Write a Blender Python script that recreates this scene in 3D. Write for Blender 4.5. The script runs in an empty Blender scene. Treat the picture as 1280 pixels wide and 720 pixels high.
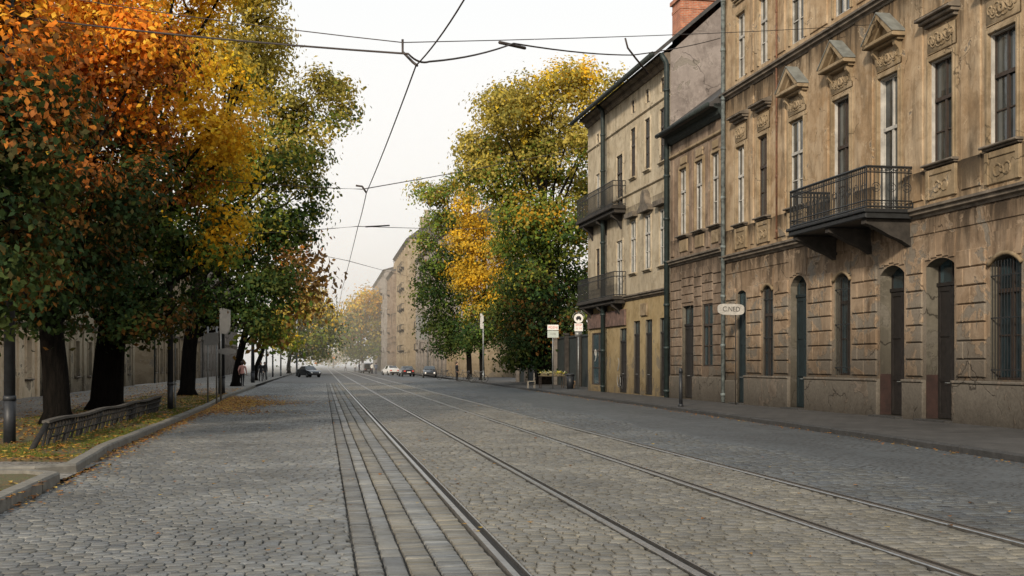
import bpy, math, random
import numpy as np
from mathutils import Vector, Matrix
random.seed(7); rng = np.random.default_rng(7)
sc = bpy.context.scene; C = sc.collection
R = math.radians

# ------------------------------------------------------------------ survey
F = 1500.0; VPX = 404.0; HY = 455.0; H = 1.7
A = math.atan((640 - VPX) / F); SA, CA = math.sin(A), math.cos(A)
def ray(x):
    u = (x - 640) / F
    return SA + u * CA, CA - u * SA
def G(x, y, z0=0.13):                       # a point on the ground
    t = (H - z0) * F / (y - HY); d = ray(x)
    return t * d[0], t * d[1]
def at(x, y, Y):                            # a point at distance Y up the street
    d = ray(x); t = Y / d[1]
    return Vector((t * d[0], Y, H + (HY - y) * t / F))
def scale_at(x, Y): return F / (Y / ray(x)[1])   # photo pixels per metre
FA = Vector(G(1280, 536)); FB = Vector(G(735, 488))
FD = (FB - FA).normalized(); FN = Vector((FD.y, -FD.x)); FROT = math.atan2(-FD.x, FD.y)
def fs(x):                                  # metres along the right-hand house fronts
    d = Vector(ray(x)); t = FA.dot(FN) / d.dot(FN)
    return (d * t - FA).dot(FD)
def fz(x, y):
    d = Vector(ray(x)); t = FA.dot(FN) / d.dot(FN)
    return H + (HY - y) * t / F

# ------------------------------------------------------------------ object helpers
def link(o, parent=None):
    C.objects.link(o)
    if parent is not None: o.parent = parent
    return o
def tag(o, label=None, cat=None, group=None, kind=None):
    if label: o['label'] = label
    if cat: o['category'] = cat
    if group: o['group'] = group
    if kind: o['kind'] = kind
    return o
def empty(name, loc=(0, 0, 0), rz=0.0):
    o = bpy.data.objects.new(name, None); o.empty_display_size = .3
    o.location = loc; o.rotation_euler = (0, 0, rz); return link(o)
def copy_tree(o, parent=None):
    c = o.copy(); C.objects.link(c)
    if parent is not None: c.parent = parent
    for ch in list(o.children): copy_tree(ch, c)
    return c

class B:
    def __init__(s): s.v = []; s.f = []; s.m = []; s.mi = 0
    def add(s, vs, fs_):
        k = len(s.v); s.v += [tuple(p) for p in vs]
        for f in fs_: s.f.append(tuple(k + i for i in f)); s.m.append(s.mi)
    def quad(s, a, b, c, d): s.add([a, b, c, d], [(0, 1, 2, 3)])
    def box(s, x0, x1, y0, y1, z0, z1):
        s.add([(x0,y0,z0),(x1,y0,z0),(x1,y1,z0),(x0,y1,z0),(x0,y0,z1),(x1,y0,z1),(x1,y1,z1),(x0,y1,z1)],
              [(0,3,2,1),(4,5,6,7),(0,1,5,4),(1,2,6,5),(2,3,7,6),(3,0,4,7)])
    def cbox(s, x0, x1, y0, y1, z0, z1, c=.01):   # box with its street-side (-x) edges chamfered
        s.add([(x0+c,y0,z0),(x1,y0,z0),(x1,y1,z0),(x0+c,y1,z0),(x0+c,y0,z1),(x1,y0,z1),(x1,y1,z1),(x0+c,y1,z1),
               (x0,y0+c,z0+c),(x0,y1-c,z0+c),(x0,y1-c,z1-c),(x0,y0+c,z1-c)],
              [(0,3,2,1),(4,5,6,7),(0,1,5,4),(1,2,6,5),(2,3,7,6),(8,9,10,11),(0,8,11,4),(3,7,10,9),(0,3,9,8),(4,11,10,7)])
    def prism_x(s, poly, x0, x1):               # polygon in (y,z) swept along x
        n = len(poly)
        s.add([(x0, p[0], p[1]) for p in poly] + [(x1, p[0], p[1]) for p in poly],
              [tuple(range(n)), tuple(range(2*n-1, n-1, -1))] + [(i, (i+1) % n, n+(i+1) % n, n+i) for i in range(n)])
    def prism_y(s, poly, y0, y1):               # polygon in (x,z) swept along y
        n = len(poly)
        s.add([(p[0], y0, p[1]) for p in poly] + [(p[0], y1, p[1]) for p in poly],
              [tuple(range(n)), tuple(range(2*n-1, n-1, -1))] + [(i, (i+1) % n, n+(i+1) % n, n+i) for i in range(n)])
    def tube(s, pts, r, n=6, cap=True):
        pts = [Vector(p) for p in pts]; rs = r if isinstance(r, (list, tuple)) else [r]*len(pts)
        k0 = len(s.v); ring = None
        for i, p in enumerate(pts):
            d = (pts[min(i+1, len(pts)-1)] - pts[max(i-1, 0)])
            d = d.normalized() if d.length > 1e-9 else Vector((0,0,1))
            if ring is None:
                a = d.cross(Vector((0,0,1)) if abs(d.z) < .9 else Vector((1,0,0))).normalized()
            else:
                a = (ring - d*ring.dot(d)); a = a.normalized() if a.length > 1e-6 else d.orthogonal().normalized()
            ring = a; b = d.cross(a)
            for j in range(n):
                t = 2*math.pi*j/n
                s.v.append(tuple(p + (a*math.cos(t) + b*math.sin(t))*rs[i]))
        for i in range(len(pts)-1):
            for j in range(n):
                s.f.append((k0+i*n+j, k0+i*n+(j+1) % n, k0+(i+1)*n+(j+1) % n, k0+(i+1)*n+j)); s.m.append(s.mi)
        if cap:
            s.f.append(tuple(k0+j for j in range(n-1, -1, -1))); s.m.append(s.mi)
            s.f.append(tuple(k0+(len(pts)-1)*n+j for j in range(n))); s.m.append(s.mi)
    def ring(s, c, r, rr, axis='x', n=20, m=6):
        c = Vector(c); k = len(s.v)
        for i in range(n):
            a = 2*math.pi*i/n; ca, sa = math.cos(a), math.sin(a)
            for j in range(m):
                b = 2*math.pi*j/m; q = r + rr*math.cos(b); w = rr*math.sin(b)
                d = {'x': (w, q*ca, q*sa), 'y': (q*ca, w, q*sa), 'z': (q*ca, q*sa, w)}[axis]
                s.v.append(tuple(c + Vector(d)))
        for i in range(n):
            for j in range(m):
                s.f.append((k+i*m+j, k+((i+1) % n)*m+j, k+((i+1) % n)*m+(j+1) % m, k+i*m+(j+1) % m)); s.m.append(s.mi)
    def disc(s, c, r, h, axis='y', n=24):
        c = Vector(c); k = len(s.v)
        for e in (-h/2, h/2):
            for i in range(n):
                a = 2*math.pi*i/n; p, q = r*math.cos(a), r*math.sin(a)
                s.v.append(tuple(c + Vector({'x': (e,p,q), 'y': (p,e,q), 'z': (p,q,e)}[axis])))
        s.f += [tuple(k+i for i in range(n)), tuple(k+n+i for i in range(n-1, -1, -1))] + [(k+i, k+(i+1) % n, k+n+(i+1) % n, k+n+i) for i in range(n)]
        s.m += [s.mi]*(n+2)
    def build(s, name, mats, parent=None, smooth=False, weld=False):
        me = bpy.data.meshes.new(name); me.from_pydata(s.v, [], s.f)
        for m in (mats if isinstance(mats, (list, tuple)) else [mats]): me.materials.append(m)
        me.polygons.foreach_set('material_index', s.m)
        if weld:
            import bmesh
            bm = bmesh.new(); bm.from_mesh(me); bmesh.ops.remove_doubles(bm, verts=bm.verts, dist=.0008); bm.to_mesh(me); bm.free()
        if smooth: me.polygons.foreach_set('use_smooth', [True]*len(me.polygons))
        me.update()
        return link(bpy.data.objects.new(name, me), parent)

def np_mesh(name, V, Q, mat, parent=None, col=None, smooth=False):   # V (n,3), Q (m,4) quads, col (n,3)
    me = bpy.data.meshes.new(name)
    me.vertices.add(len(V)); me.vertices.foreach_set('co', np.asarray(V, np.float32).ravel())
    k = Q.shape[1]
    me.loops.add(len(Q)*k); me.loops.foreach_set('vertex_index', np.asarray(Q, np.int32).ravel())
    me.polygons.add(len(Q)); me.polygons.foreach_set('loop_start', np.arange(0, len(Q)*k, k, dtype=np.int32))
    if smooth: me.polygons.foreach_set('use_smooth', np.ones(len(Q), bool))
    if col is not None:
        at_ = me.color_attributes.new('Col', 'FLOAT_COLOR', 'POINT')
        c4 = np.ones((len(V), 4), np.float32); c4[:, :3] = col; at_.data.foreach_set('color', c4.ravel())
    me.materials.append(mat); me.update(calc_edges=True); me.validate()
    return link(bpy.data.objects.new(name, me), parent)

# ------------------------------------------------------------------ materials
class MT:
    def __init__(s, name):
        s.m = bpy.data.materials.new(name); s.m.use_nodes = True
        s.n = s.m.node_tree.nodes; s.l = s.m.node_tree.links
        s.b = s.n['Principled BSDF']; s.out = s.n['Material Output']
    def node(s, t, ins=None, **kw):
        n = s.n.new(t)
        for k, v in kw.items(): setattr(n, k, v)
        for k, v in (ins or {}).items(): s.put(n.inputs[k], v)
        return n
    def put(s, i, v):
        if hasattr(v, 'is_output') or isinstance(v, bpy.types.NodeSocket): s.l.new(v, i)
        else: i.default_value = v
    def coord(s, sca=(1,1,1), rot=(0,0,0), kind='Object'):
        tc = s.node('ShaderNodeTexCoord'); mp = s.node('ShaderNodeMapping', {0: tc.outputs[kind], 'Scale': sca, 'Rotation': rot})
        return mp.outputs[0]
    def noise(s, vec, scale, detail=6, rough=.6, dist=0):
        return s.node('ShaderNodeTexNoise', {'Vector': vec, 'Scale': scale, 'Detail': detail, 'Roughness': rough, 'Distortion': dist}).outputs['Fac']
    def ramp(s, fac, stops):
        r = s.node('ShaderNodeValToRGB', {0: fac}); e = r.color_ramp.elements
        while len(e) < len(stops): e.new(.5)
        for q, (p, c) in zip(e, stops):
            q.position = p; q.color = (c, c, c, 1) if isinstance(c, (int, float)) else (*c, 1)
        return r.outputs[0]
    def mix(s, fac, a, b, mode='MIX'):
        n = s.node('ShaderNodeMix', data_type='RGBA', blend_type=mode)
        c4 = lambda v: (*v, 1) if isinstance(v, tuple) and len(v) == 3 else v
        s.put(n.inputs[0], fac); s.put(n.inputs[6], c4(a)); s.put(n.inputs[7], c4(b)); return n.outputs[2]
    def math(s, op, a, b=0.0, c=0.0, clamp=False):
        n = s.node('ShaderNodeMath', operation=op, use_clamp=clamp); s.put(n.inputs[0], a); s.put(n.inputs[1], b); s.put(n.inputs[2], c); return n.outputs[0]
    def bump(s, h, strength=.5, dist=.02, prev=None):
        n = s.node('ShaderNodeBump', {'Height': h, 'Strength': strength, 'Distance': dist})
        if prev is not None: s.l.new(prev, n.inputs['Normal'])
        s.l.new(n.outputs[0], s.b.inputs['Normal']); return n.outputs[0]
    def base(s, c): s.put(s.b.inputs['Base Color'], (*c, 1) if isinstance(c, tuple) and len(c) == 3 else c)
    def rough(s, r): s.put(s.b.inputs['Roughness'], r)

def simple(name, col, rough=.7, var=.35, scale=6.0, metal=0.0, bump=.15, spec=.4):
    t = MT(name); v = t.coord(); n = t.noise(v, scale, 6, .65)
    t.base(t.mix(t.ramp(n, [(.3, 0), (.7, 1)]), tuple(c*(1-var) for c in col), tuple(min(1, c*(1+var)) for c in col)))
    t.rough(rough); t.b.inputs['Metallic'].default_value = metal; t.b.inputs['Specular IOR Level'].default_value = spec
    if bump: t.bump(t.noise(v, scale*5, 4), bump, .01)
    return t.m

def plaster(name, base, pale, dark, soot_shade=1.0, patch=.62, low=2.2, streak=.55, zdark=(2.0, 12.0, .75), bands=()):
    """old lime render: stains, run-off streaks, cracks and fallen patches"""
    t = MT(name); v = t.coord()
    big = t.noise(v, .35, 5, .6); mid = t.noise(v, 1.7, 8, .7, .4); fine = t.noise(v, 14, 6, .7)
    run = t.noise(t.coord((1.5, 1.5, .2)), 1.0, 8, .7, .5)
    run2 = t.noise(t.coord((5, 5, .5)), 1.0, 6, .7, .6)
    c = t.mix(t.ramp(big, [(.35, 0), (.68, 1)]), base, pale)
    c = t.mix(t.math('MULTIPLY', t.ramp(mid, [(.46, 0), (.64, 1)]), .7), c, tuple(x*.62 for x in base))
    c = t.mix(t.math('MULTIPLY', t.ramp(t.noise(v, .75, 9, .68, .5), [(.5, 0), (.58, 1)]), .5), c, tuple(min(1, x*1.12+.02) for x in pale))
    c = t.mix(t.math('MULTIPLY', t.ramp(run, [(.5, 0), (.72, 1)]), streak*.8*soot_shade), c, dark)
    c = t.mix(t.math('MULTIPLY', t.ramp(run2, [(.56, 0), (.74, 1)]), streak*.4*soot_shade), c, tuple(x*.8 for x in dark))
    z = t.node('ShaderNodeSeparateXYZ', {0: v}).outputs['Z']
    for zt_, ln, am in bands:
        near = t.node('ShaderNodeMapRange', {0: z, 1: zt_-ln, 2: zt_, 3: 0.0, 4: 1.0}).outputs[0]
        under = t.math('LESS_THAN', z, zt_)
        k_ = t.math('MULTIPLY', t.math('MULTIPLY', near, under), t.ramp(t.math('ADD', run, t.math('MULTIPLY', near, .22)), [(.5, 0), (.72, am)]))
        c = t.mix(k_, c, tuple(x*.7 for x in dark))
    # fallen render, more of it low on the wall
    lowm = t.node('ShaderNodeMapRange', {0: z, 1: 0.2, 2: low*2.2, 3: .15, 4: 0.0}).outputs[0]
    pn = t.math('ADD', t.noise(v, .9, 10, .66, .6), lowm)
    pm = t.ramp(pn, [(patch, 0), (patch+.025, 1)])
    c = t.mix(t.math('MULTIPLY', pm, .8), c, t.mix(fine, tuple(x*.62 for x in dark), (.36, .33, .28)))
    edge = t.ramp(pn, [(patch-.03, 0), (patch-.005, 1), (patch+.02, 0)])
    c = t.mix(t.math('MULTIPLY', edge, .5), c, tuple(min(1, x*1.35) for x in pale))
    # rising damp and traffic dirt
    dm = t.math('MULTIPLY', t.node('ShaderNodeMapRange', {0: t.math('ADD', z, t.math('MULTIPLY', mid, 1.6)), 1: .5, 2: low+1.2, 3: .85, 4: 0.0}).outputs[0], soot_shade, clamp=True)
    c = t.mix(dm, c, tuple(x*.55 for x in dark))
    # even darkening towards the street
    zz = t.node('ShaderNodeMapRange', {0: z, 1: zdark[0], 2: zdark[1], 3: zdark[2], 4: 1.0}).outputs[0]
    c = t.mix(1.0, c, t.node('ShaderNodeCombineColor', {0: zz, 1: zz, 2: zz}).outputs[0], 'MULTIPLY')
    # cracks
    dv = t.node('ShaderNodeVectorMath', {0: v, 1: t.node('ShaderNodeTexNoise', {'Vector': v, 'Scale': 1.3, 'Detail': 5}).outputs['Color']}, operation='ADD').outputs[0]
    vo = t.node('ShaderNodeTexVoronoi', {'Vector': dv, 'Scale': .55}, feature='DISTANCE_TO_EDGE').outputs['Distance']
    cr = t.math('MULTIPLY', t.ramp(vo, [(.004, 1), (.011, 0)]), t.ramp(t.noise(v, .5, 3), [(.5, 0), (.6, 1)]))
    c = t.mix(t.math('MULTIPLY', cr, .65), c, tuple(x*.35 for x in dark))
    c = t.mix(t.ramp(fine, [(.3, 0), (.75, .22)]), c, tuple(x*.5 for x in base))
    t.base(c); t.rough(.95); t.b.inputs['Specular IOR Level'].default_value = .05
    h = t.math('SUBTRACT', t.math('ADD', t.math('MULTIPLY', fine, .35), t.math('MULTIPLY', mid, .6)), t.math('ADD', t.math('MULTIPLY', pm, .7), t.math('MULTIPLY', cr, .8)))
    t.bump(h, .7, .03)
    return t.m

M = {}
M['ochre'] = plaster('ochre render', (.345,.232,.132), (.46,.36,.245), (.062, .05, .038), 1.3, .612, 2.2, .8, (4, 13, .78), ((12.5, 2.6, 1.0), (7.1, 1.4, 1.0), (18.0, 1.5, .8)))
M['ochre_trim'] = plaster('ochre stone trim', (0.255, 0.19, 0.115), (0.35, 0.275, 0.185), (0.06, 0.05, 0.04), 1.15, .64)
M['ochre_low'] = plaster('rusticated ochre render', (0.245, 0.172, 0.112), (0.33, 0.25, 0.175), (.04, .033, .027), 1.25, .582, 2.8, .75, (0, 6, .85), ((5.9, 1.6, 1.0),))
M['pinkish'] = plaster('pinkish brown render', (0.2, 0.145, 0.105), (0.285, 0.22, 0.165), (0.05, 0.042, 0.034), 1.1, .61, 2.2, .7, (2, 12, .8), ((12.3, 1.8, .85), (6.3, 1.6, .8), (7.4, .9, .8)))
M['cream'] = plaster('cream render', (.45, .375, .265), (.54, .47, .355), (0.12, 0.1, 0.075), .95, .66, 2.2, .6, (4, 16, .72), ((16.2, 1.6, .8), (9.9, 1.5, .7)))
M['yellow'] = plaster('yellow shop front render', (.37, .275, .145), (.43, .34, .20), (0.11, 0.085, 0.06), .8, .67)
M['gable'] = plaster('bare grey gable render', (0.21, 0.18, 0.165), (0.28, 0.245, 0.225), (0.11, 0.095, 0.085), .8, .60, zdark=(0, 1, 1))
M['far_grey'] = plaster('grey brown render', (0.235, 0.205, 0.18), (0.31, 0.28, 0.25), (0.11, 0.1, 0.085), .7, .68)
M['far_tan'] = plaster('tan render', (0.28, 0.22, 0.145), (0.35, 0.285, 0.2), (0.13, 0.105, 0.08), .7, .68)
M['left_cream'] = plaster('pale peach render', (.74, .58, .40), (.80, .68, .52), (.3, .23, .17), .3, .7, 1.2, .4, (0, 1, 1))
M['plinth'] = plaster('stained plinth stone', (0.165, 0.135, 0.105), (0.29, 0.24, 0.195), (0.035, 0.03, 0.026), 1.0, .53, 1.2)
M['plinth_red'] = simple('red brown door jamb paint', (.022, .010, .008), .7, .5, 3)
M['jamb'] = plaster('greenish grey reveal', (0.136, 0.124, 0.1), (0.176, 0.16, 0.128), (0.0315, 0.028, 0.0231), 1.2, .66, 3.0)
M['cornice'] = simple('sooty cornice stone', (.12, .10, .078), .9, .6, 2.0, bump=.5)
M['soot_shade'] = simple('soot black stone', (.028, .024, .02), .85, .6, 3, bump=.4)  # near black, with the deep shade under balconies put into the colour
M['lead'] = simple('weathered lead flashing', (.16, .165, .15), .6, .35, 3)
M['ironwork'] = simple('black wrought iron', (.014, .015, .016), .55, .4, 8)
M['white_paint'] = simple('worn pale window paint', (.37, .355, .325), .7, .35, 2.6, bump=.2)
M['brown_paint'] = simple('dark brown window paint', (.035, .024, .018), .55, .4, 9)
M['door_wood'] = simple('dark door wood', (.013, .011, .010), .6, .5, 7)  # dark wood taken to near black for the shade in deep openings
M['door_green'] = simple('dark blue green door paint', (.010, .018, .021), .5, .4, 7)
M['pipe'] = simple('dark green downpipe paint', (.016, .026, .026), .55, .5, 4)
M['pipe_old'] = simple('flaking grey blue downpipe paint', (.11, .13, .13), .7, .75, 5, bump=.5)
M['rust'] = simple('rusty iron pipe', (.13, .06, .035), .8, .5, 5)
M['slate'] = simple('dark roof covering', (.045, .043, .042), .75, .5, 4, bump=.6)
M['gutter'] = simple('dark green gutter metal', (.02, .027, .026), .85, .5, 5)
M['steel_grey'] = simple('galvanised grey steel', (.22, .23, .23), .5, .25, 12, .6, .1)
M['sign_white'] = simple('white sign enamel', (.72, .71, .69), .45, .08, 10, bump=0)
M['sign_back'] = simple('grey back of sign', (.17, .17, .165), .5, .15, 8, bump=0)
M['sign_back2'] = simple('faded black lettering', (.03, .03, .03), .7, .4, 12, bump=0)
M['sign_dirty'] = simple('grimy pale enamel', (.42, .41, .385), .6, .3, 7, bump=0)
M['sign_red'] = simple('red sign paint', (.55, .07, .05), .5, .15, 8, bump=0)
M['sign_green'] = simple('grey green sign paint', (.42, .47, .44), .5, .1, 8, bump=0)
M['sign_black'] = simple('black sign paint', (.02, .02, .022), .5, .2, 8, bump=0)
M['dark_pole'] = simple('near black pole paint', (.016, .018, .022), .5, .4, 6)
M['wire'] = simple('dark copper wire', (.05, .04, .036), .6, .2, 5, .4, 0)
M['bark'] = None
def bark():
    t = MT('tree bark'); n = t.noise(t.coord((5, 5, .8)), 2.2, 8, .7, .3)
    t.base(t.mix(t.ramp(n, [(.35, 0), (.68, 1)]), (.003, .0027, .0023), (.011, .009, .0075))); t.rough(.95); t.b.inputs['Specular IOR Level'].default_value = .08; t.bump(n, 1.0, .09); return t.m
M['bark'] = bark()
def brick_mat():
    t = MT('orange red chimney brick'); v = t.coord((1, 1, 1), (R(90), 0, R(0)))
    b = t.node('ShaderNodeTexBrick', {'Vector': v, 'Color1': (.36, .10, .045, 1), 'Color2': (.46, .16, .075, 1), 'Mortar': (.35, .27, .21, 1), 'Scale': 1.0, 'Mortar Size': .012, 'Brick Width': .26, 'Row Height': .085})
    t.base(t.mix(t.ramp(t.noise(t.coord(), 3, 5), [(.4, 0), (.7, .6)]), b.outputs[0], (.14, .07, .05))); t.rough(.9); return t.m
M['brick'] = brick_mat()
def glass(name, dark, curtain, amt):
    t = MT(name); v = t.coord()
    gx = t.node('ShaderNodeSeparateXYZ', {0: t.node('ShaderNodeTexCoord').outputs['Generated']})
    rnd = t.node('ShaderNodeObjectInfo').outputs['Random']
    folds = t.noise(t.coord((16, 16, .3)), 1.0, 3, .5)
    side = t.math('ABSOLUTE', t.math('SUBTRACT', gx.outputs['Y'], .5))
    half = t.math('MULTIPLY_ADD', rnd, .42, .08)
    cur = t.math('GREATER_THAN', t.math('ADD', side, t.math('MULTIPLY', t.math('SUBTRACT', folds, .5), .16)), half)
    val = t.math('GREATER_THAN', gx.outputs['Z'], t.math('MULTIPLY_ADD', rnd, .5, .45))
    m = t.math('MULTIPLY', t.math('MAXIMUM', cur, t.math('MULTIPLY', val, .6)), amt)
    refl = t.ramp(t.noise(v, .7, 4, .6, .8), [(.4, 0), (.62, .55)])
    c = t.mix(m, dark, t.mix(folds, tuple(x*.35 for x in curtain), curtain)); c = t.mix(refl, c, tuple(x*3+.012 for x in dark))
    t.base(c); t.rough(t.ramp(t.noise(v, 5, 4), [(.3, .03), (.8, .14)])); t.b.inputs['Specular IOR Level'].default_value = .8
    t.bump(t.noise(v, 1.4, 2), .2, .03); return t.m
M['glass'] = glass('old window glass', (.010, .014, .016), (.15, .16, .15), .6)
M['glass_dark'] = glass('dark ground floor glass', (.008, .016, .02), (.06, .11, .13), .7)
M['car_glass'] = glass('car glass', (.015, .018, .02), (.2, .22, .22), .3)
M['tyre'] = simple('tyre rubber', (.018, .018, .018), .85, .2, 10)

# leaves
def leaf_mat(name, trans=.35):
    t = MT(name)
    a = t.node('ShaderNodeVertexColor', layer_name='Col')
    col = t.mix(t.ramp(t.noise(t.coord(), 7, 3), [(.3, 0), (.7, 1)]), t.mix(1.0, a.outputs[0], (.7, .7, .7, 1), 'MULTIPLY'), t.mix(1.0, a.outputs[0], (1.2, 1.2, 1.2, 1), 'MULTIPLY'))
    t.base(col); t.rough(.6); t.b.inputs['Specular IOR Level'].default_value = .08
    tr = t.node('ShaderNodeBsdfTranslucent', {'Color': t.mix(1.0, col, (1.25, 1.1, .7, 1), 'MULTIPLY')})
    mx = t.node('ShaderNodeMixShader', {0: trans, 1: t.b.outputs[0], 2: tr.outputs[0]})
    t.l.new(mx.outputs[0], t.out.inputs[0]); return t.m
M['leaf'] = leaf_mat('autumn leaf', .40)
M['fallen'] = leaf_mat('fallen leaf', .08)
M['blade'] = leaf_mat('grass blade', .2)

# paving
def sett_mat():
    t = MT('granite setts'); a = t.node('ShaderNodeVertexColor', layer_name='Col'); v = t.coord()
    fine = t.noise(v, 55, 5, .7); big = t.noise(v, .45, 5, .6); mid = t.noise(v, 3.5, 5, .6)
    c = t.mix(1.0, a.outputs[0], t.ramp(big, [(.3, .6), (.7, 1.25)]), 'MULTIPLY')
    c = t.mix(1.0, c, t.ramp(fine, [(.25, .7), (.75, 1.25)]), 'MULTIPLY')
    c = t.mix(t.math('MULTIPLY', t.ramp(mid, [(.52, 0), (.72, 1)]), .45), c, (.07, .062, .05))
    t.base(c); t.rough(t.ramp(mid, [(.3, .38), (.75, .66)])); t.b.inputs['Specular IOR Level'].default_value = .45
    t.bump(fine, .35, .006); return t.m
M['setts'] = sett_mat()
def sett_far():
    t = MT('worn setts in the distance'); v = t.coord()
    dv = t.node('ShaderNodeVectorMath', {0: v, 1: t.node('ShaderNodeVectorMath', {0: t.node('ShaderNodeTexNoise', {'Vector': v, 'Scale': 2.0}).outputs['Color'], 1: (.1, .1, 0)}, operation='MULTIPLY').outputs[0]}, operation='ADD').outputs[0]
    b = t.node('ShaderNodeTexBrick', {'Vector': dv, 'Color1': (.075, .073, .069, 1), 'Color2': (.105, .102, .096, 1), 'Mortar': (.045, .04, .035, 1), 'Scale': 1.0, 'Mortar Size': .014, 'Brick Width': .19, 'Row Height': .15})
    big = t.noise(v, .3, 5); c = t.mix(1.0, b.outputs[0], t.ramp(big, [(.3, .72), (.7, 1.15)]), 'MULTIPLY')
    t.base(c); t.rough(.7); t.bump(b.outputs['Fac'], -.5, .015); return t.m
M['sett_far'] = sett_far()
def joint():
    t = MT('sandy joints'); n = t.noise(t.coord(), 30, 5)
    t.base(t.mix(n, (.010, .009, .0075), (.032, .028, .023))); t.rough(.95); t.bump(n, .5, .01); return t.m
M['joint'] = joint()
def asphalt(name, c0, c1, crack=.6, rough=(.45, .7)):
    t = MT(name); v = t.coord(); f = t.noise(v, 90, 4, .7); b = t.noise(t.coord((1, .25, 1)), .55, 6, .65); m = t.noise(v, 2.5, 7, .7)
    c = t.mix(t.ramp(b, [(.32, 0), (.68, 1)]), c0, c1)
    c = t.mix(1.0, c, t.ramp(f, [(.2, .7), (.8, 1.3)]), 'MULTIPLY')
    c = t.mix(t.math('MULTIPLY', t.ramp(m, [(.55, 0), (.7, 1)]), .4), c, tuple(x*.5 for x in c0))
    dv = t.node('ShaderNodeVectorMath', {0: v, 1: t.node('ShaderNodeTexNoise', {'Vector': v, 'Scale': .9, 'Detail': 6}).outputs['Color']}, operation='ADD').outputs[0]
    vo = t.node('ShaderNodeTexVoronoi', {'Vector': dv, 'Scale': .75}, feature='DISTANCE_TO_EDGE').outputs['Distance']
    cr = t.math('MULTIPLY', t.ramp(vo, [(.006, 1), (.02, 0)]), t.ramp(t.noise(v, .5, 3), [(.42, 0), (.55, 1)]))
    c = t.mix(t.math('MULTIPLY', cr, crack), c, (.015, .014, .013))
    # the old setts showing through
    bt = t.node('ShaderNodeTexBrick', {'Vector': dv, 'Scale': 1.0, 'Mortar Size': .02, 'Brick Width': .2, 'Row Height': .15})
    gm = t.math('MULTIPLY', bt.outputs['Fac'], t.ramp(t.noise(v, .4, 4), [(.33, .15), (.52, 1)]))
    c = t.mix(t.math('MULTIPLY', gm, .8), c, (.018, .018, .018))
    t.base(c); t.rough(t.ramp(m, [(.3, rough[0]), (.7, rough[1])]))
    h = t.math('SUBTRACT', t.math('MULTIPLY', f, .3), t.math('ADD', cr, t.math('MULTIPLY', gm, .8)))
    t.bump(h, .5, .012); return t.m
M['asphalt'] = asphalt('worn bluish asphalt', (.050, .057, .061), (.088, .097, .102))
M['path'] = asphalt('pale footpath asphalt', (.17, .155, .135), (.25, .23, .2), .3, (.8, .9))
def slabs():
    t = MT('dark paving slabs'); v = t.coord()
    b = t.node('ShaderNodeTexBrick', {'Vector': v, 'Color1': (.036, .034, .031, 1), 'Color2': (.055, .051, .047, 1), 'Mortar': (.014, .013, .012, 1), 'Scale': 1.0, 'Mortar Size': .012, 'Brick Width': .5, 'Row Height': .5})
    m = t.noise(v, .8, 7, .7); c = t.mix(1.0, b.outputs[0], t.ramp(m, [(.3, .65), (.7, 1.3)]), 'MULTIPLY')
    c = t.mix(1.0, c, t.ramp(t.noise(v, 40, 4), [(.2, .75), (.8, 1.25)]), 'MULTIPLY')
    t.base(c); t.rough(.72); t.bump(b.outputs['Fac'], -.4, .01); return t.m
M['slabs'] = slabs()
M['kerb'] = simple('dark granite kerb', (.032, .031, .030), .75, .4, 5, bump=.4)
M['kerb_pale'] = simple('pale concrete kerb', (.145, .135, .115), .85, .35, 5, bump=.4)
def soil():
    t = MT('leafy verge soil'); v = t.coord(); n = t.noise(v, 1.1, 7, .7)
    c = t.mix(t.ramp(n, [(.4, 0), (.6, 1)]), (.075, .06, .03), (.06, .075, .022)); c = t.mix(t.ramp(t.noise(v, 18, 5), [(.45, 0), (.65, .8)]), c, (.12, .06, .025))
    t.base(c); t.rough(.95); t.bump(t.noise(v, 20, 5), .8, .04); return t.m
M['soil'] = soil()
M['rail'] = simple('worn steel rail', (.36, .35, .335), .36, .25, 9, 1.0, .1)
M['groove'] = simple('dark rail groove', (.012, .011, .010), .9, .3, 8)

# ------------------------------------------------------------------ ground and street
g = B(); g.quad((-900, -300, -.16), (900, -300, -.16), (900, 1500, -.16), (-900, 1500, -.16))
g.v = [(x, y, z) for x, y, z in g.v]; tag(g.build('ground', M['path']), kind='structure')
LK = [(-3.2, -20), (-3.3, 5), G(0, 640, 0), G(75, 603, 0)]
LK2 = [G(96, 592, 0), G(135, 566, 0), G(220, 529, 0), G(262, 510, 0), (-4.75, 62), (-4.9, 90), (-4.9, 620)]
RK = [(11.4, -20), (11.6, 8), G(1280, 578, 0), (12.25, 26), (12.55, 36), (12.85, 48), (13.0, 62), (13.3, 80), (13.7, 105), (13.9, 130), (13.9, 620)]
def kx(poly, y):
    for (x0, y0), (x1, y1) in zip(poly, poly[1:]):
        if y0 <= y <= y1: return x0 + (x1-x0)*(y-y0)/(y1-y0)
    return poly[0][0] if y < poly[0][1] else poly[-1][0]
LALL = LK + LK2
YN = 108.0
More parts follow.
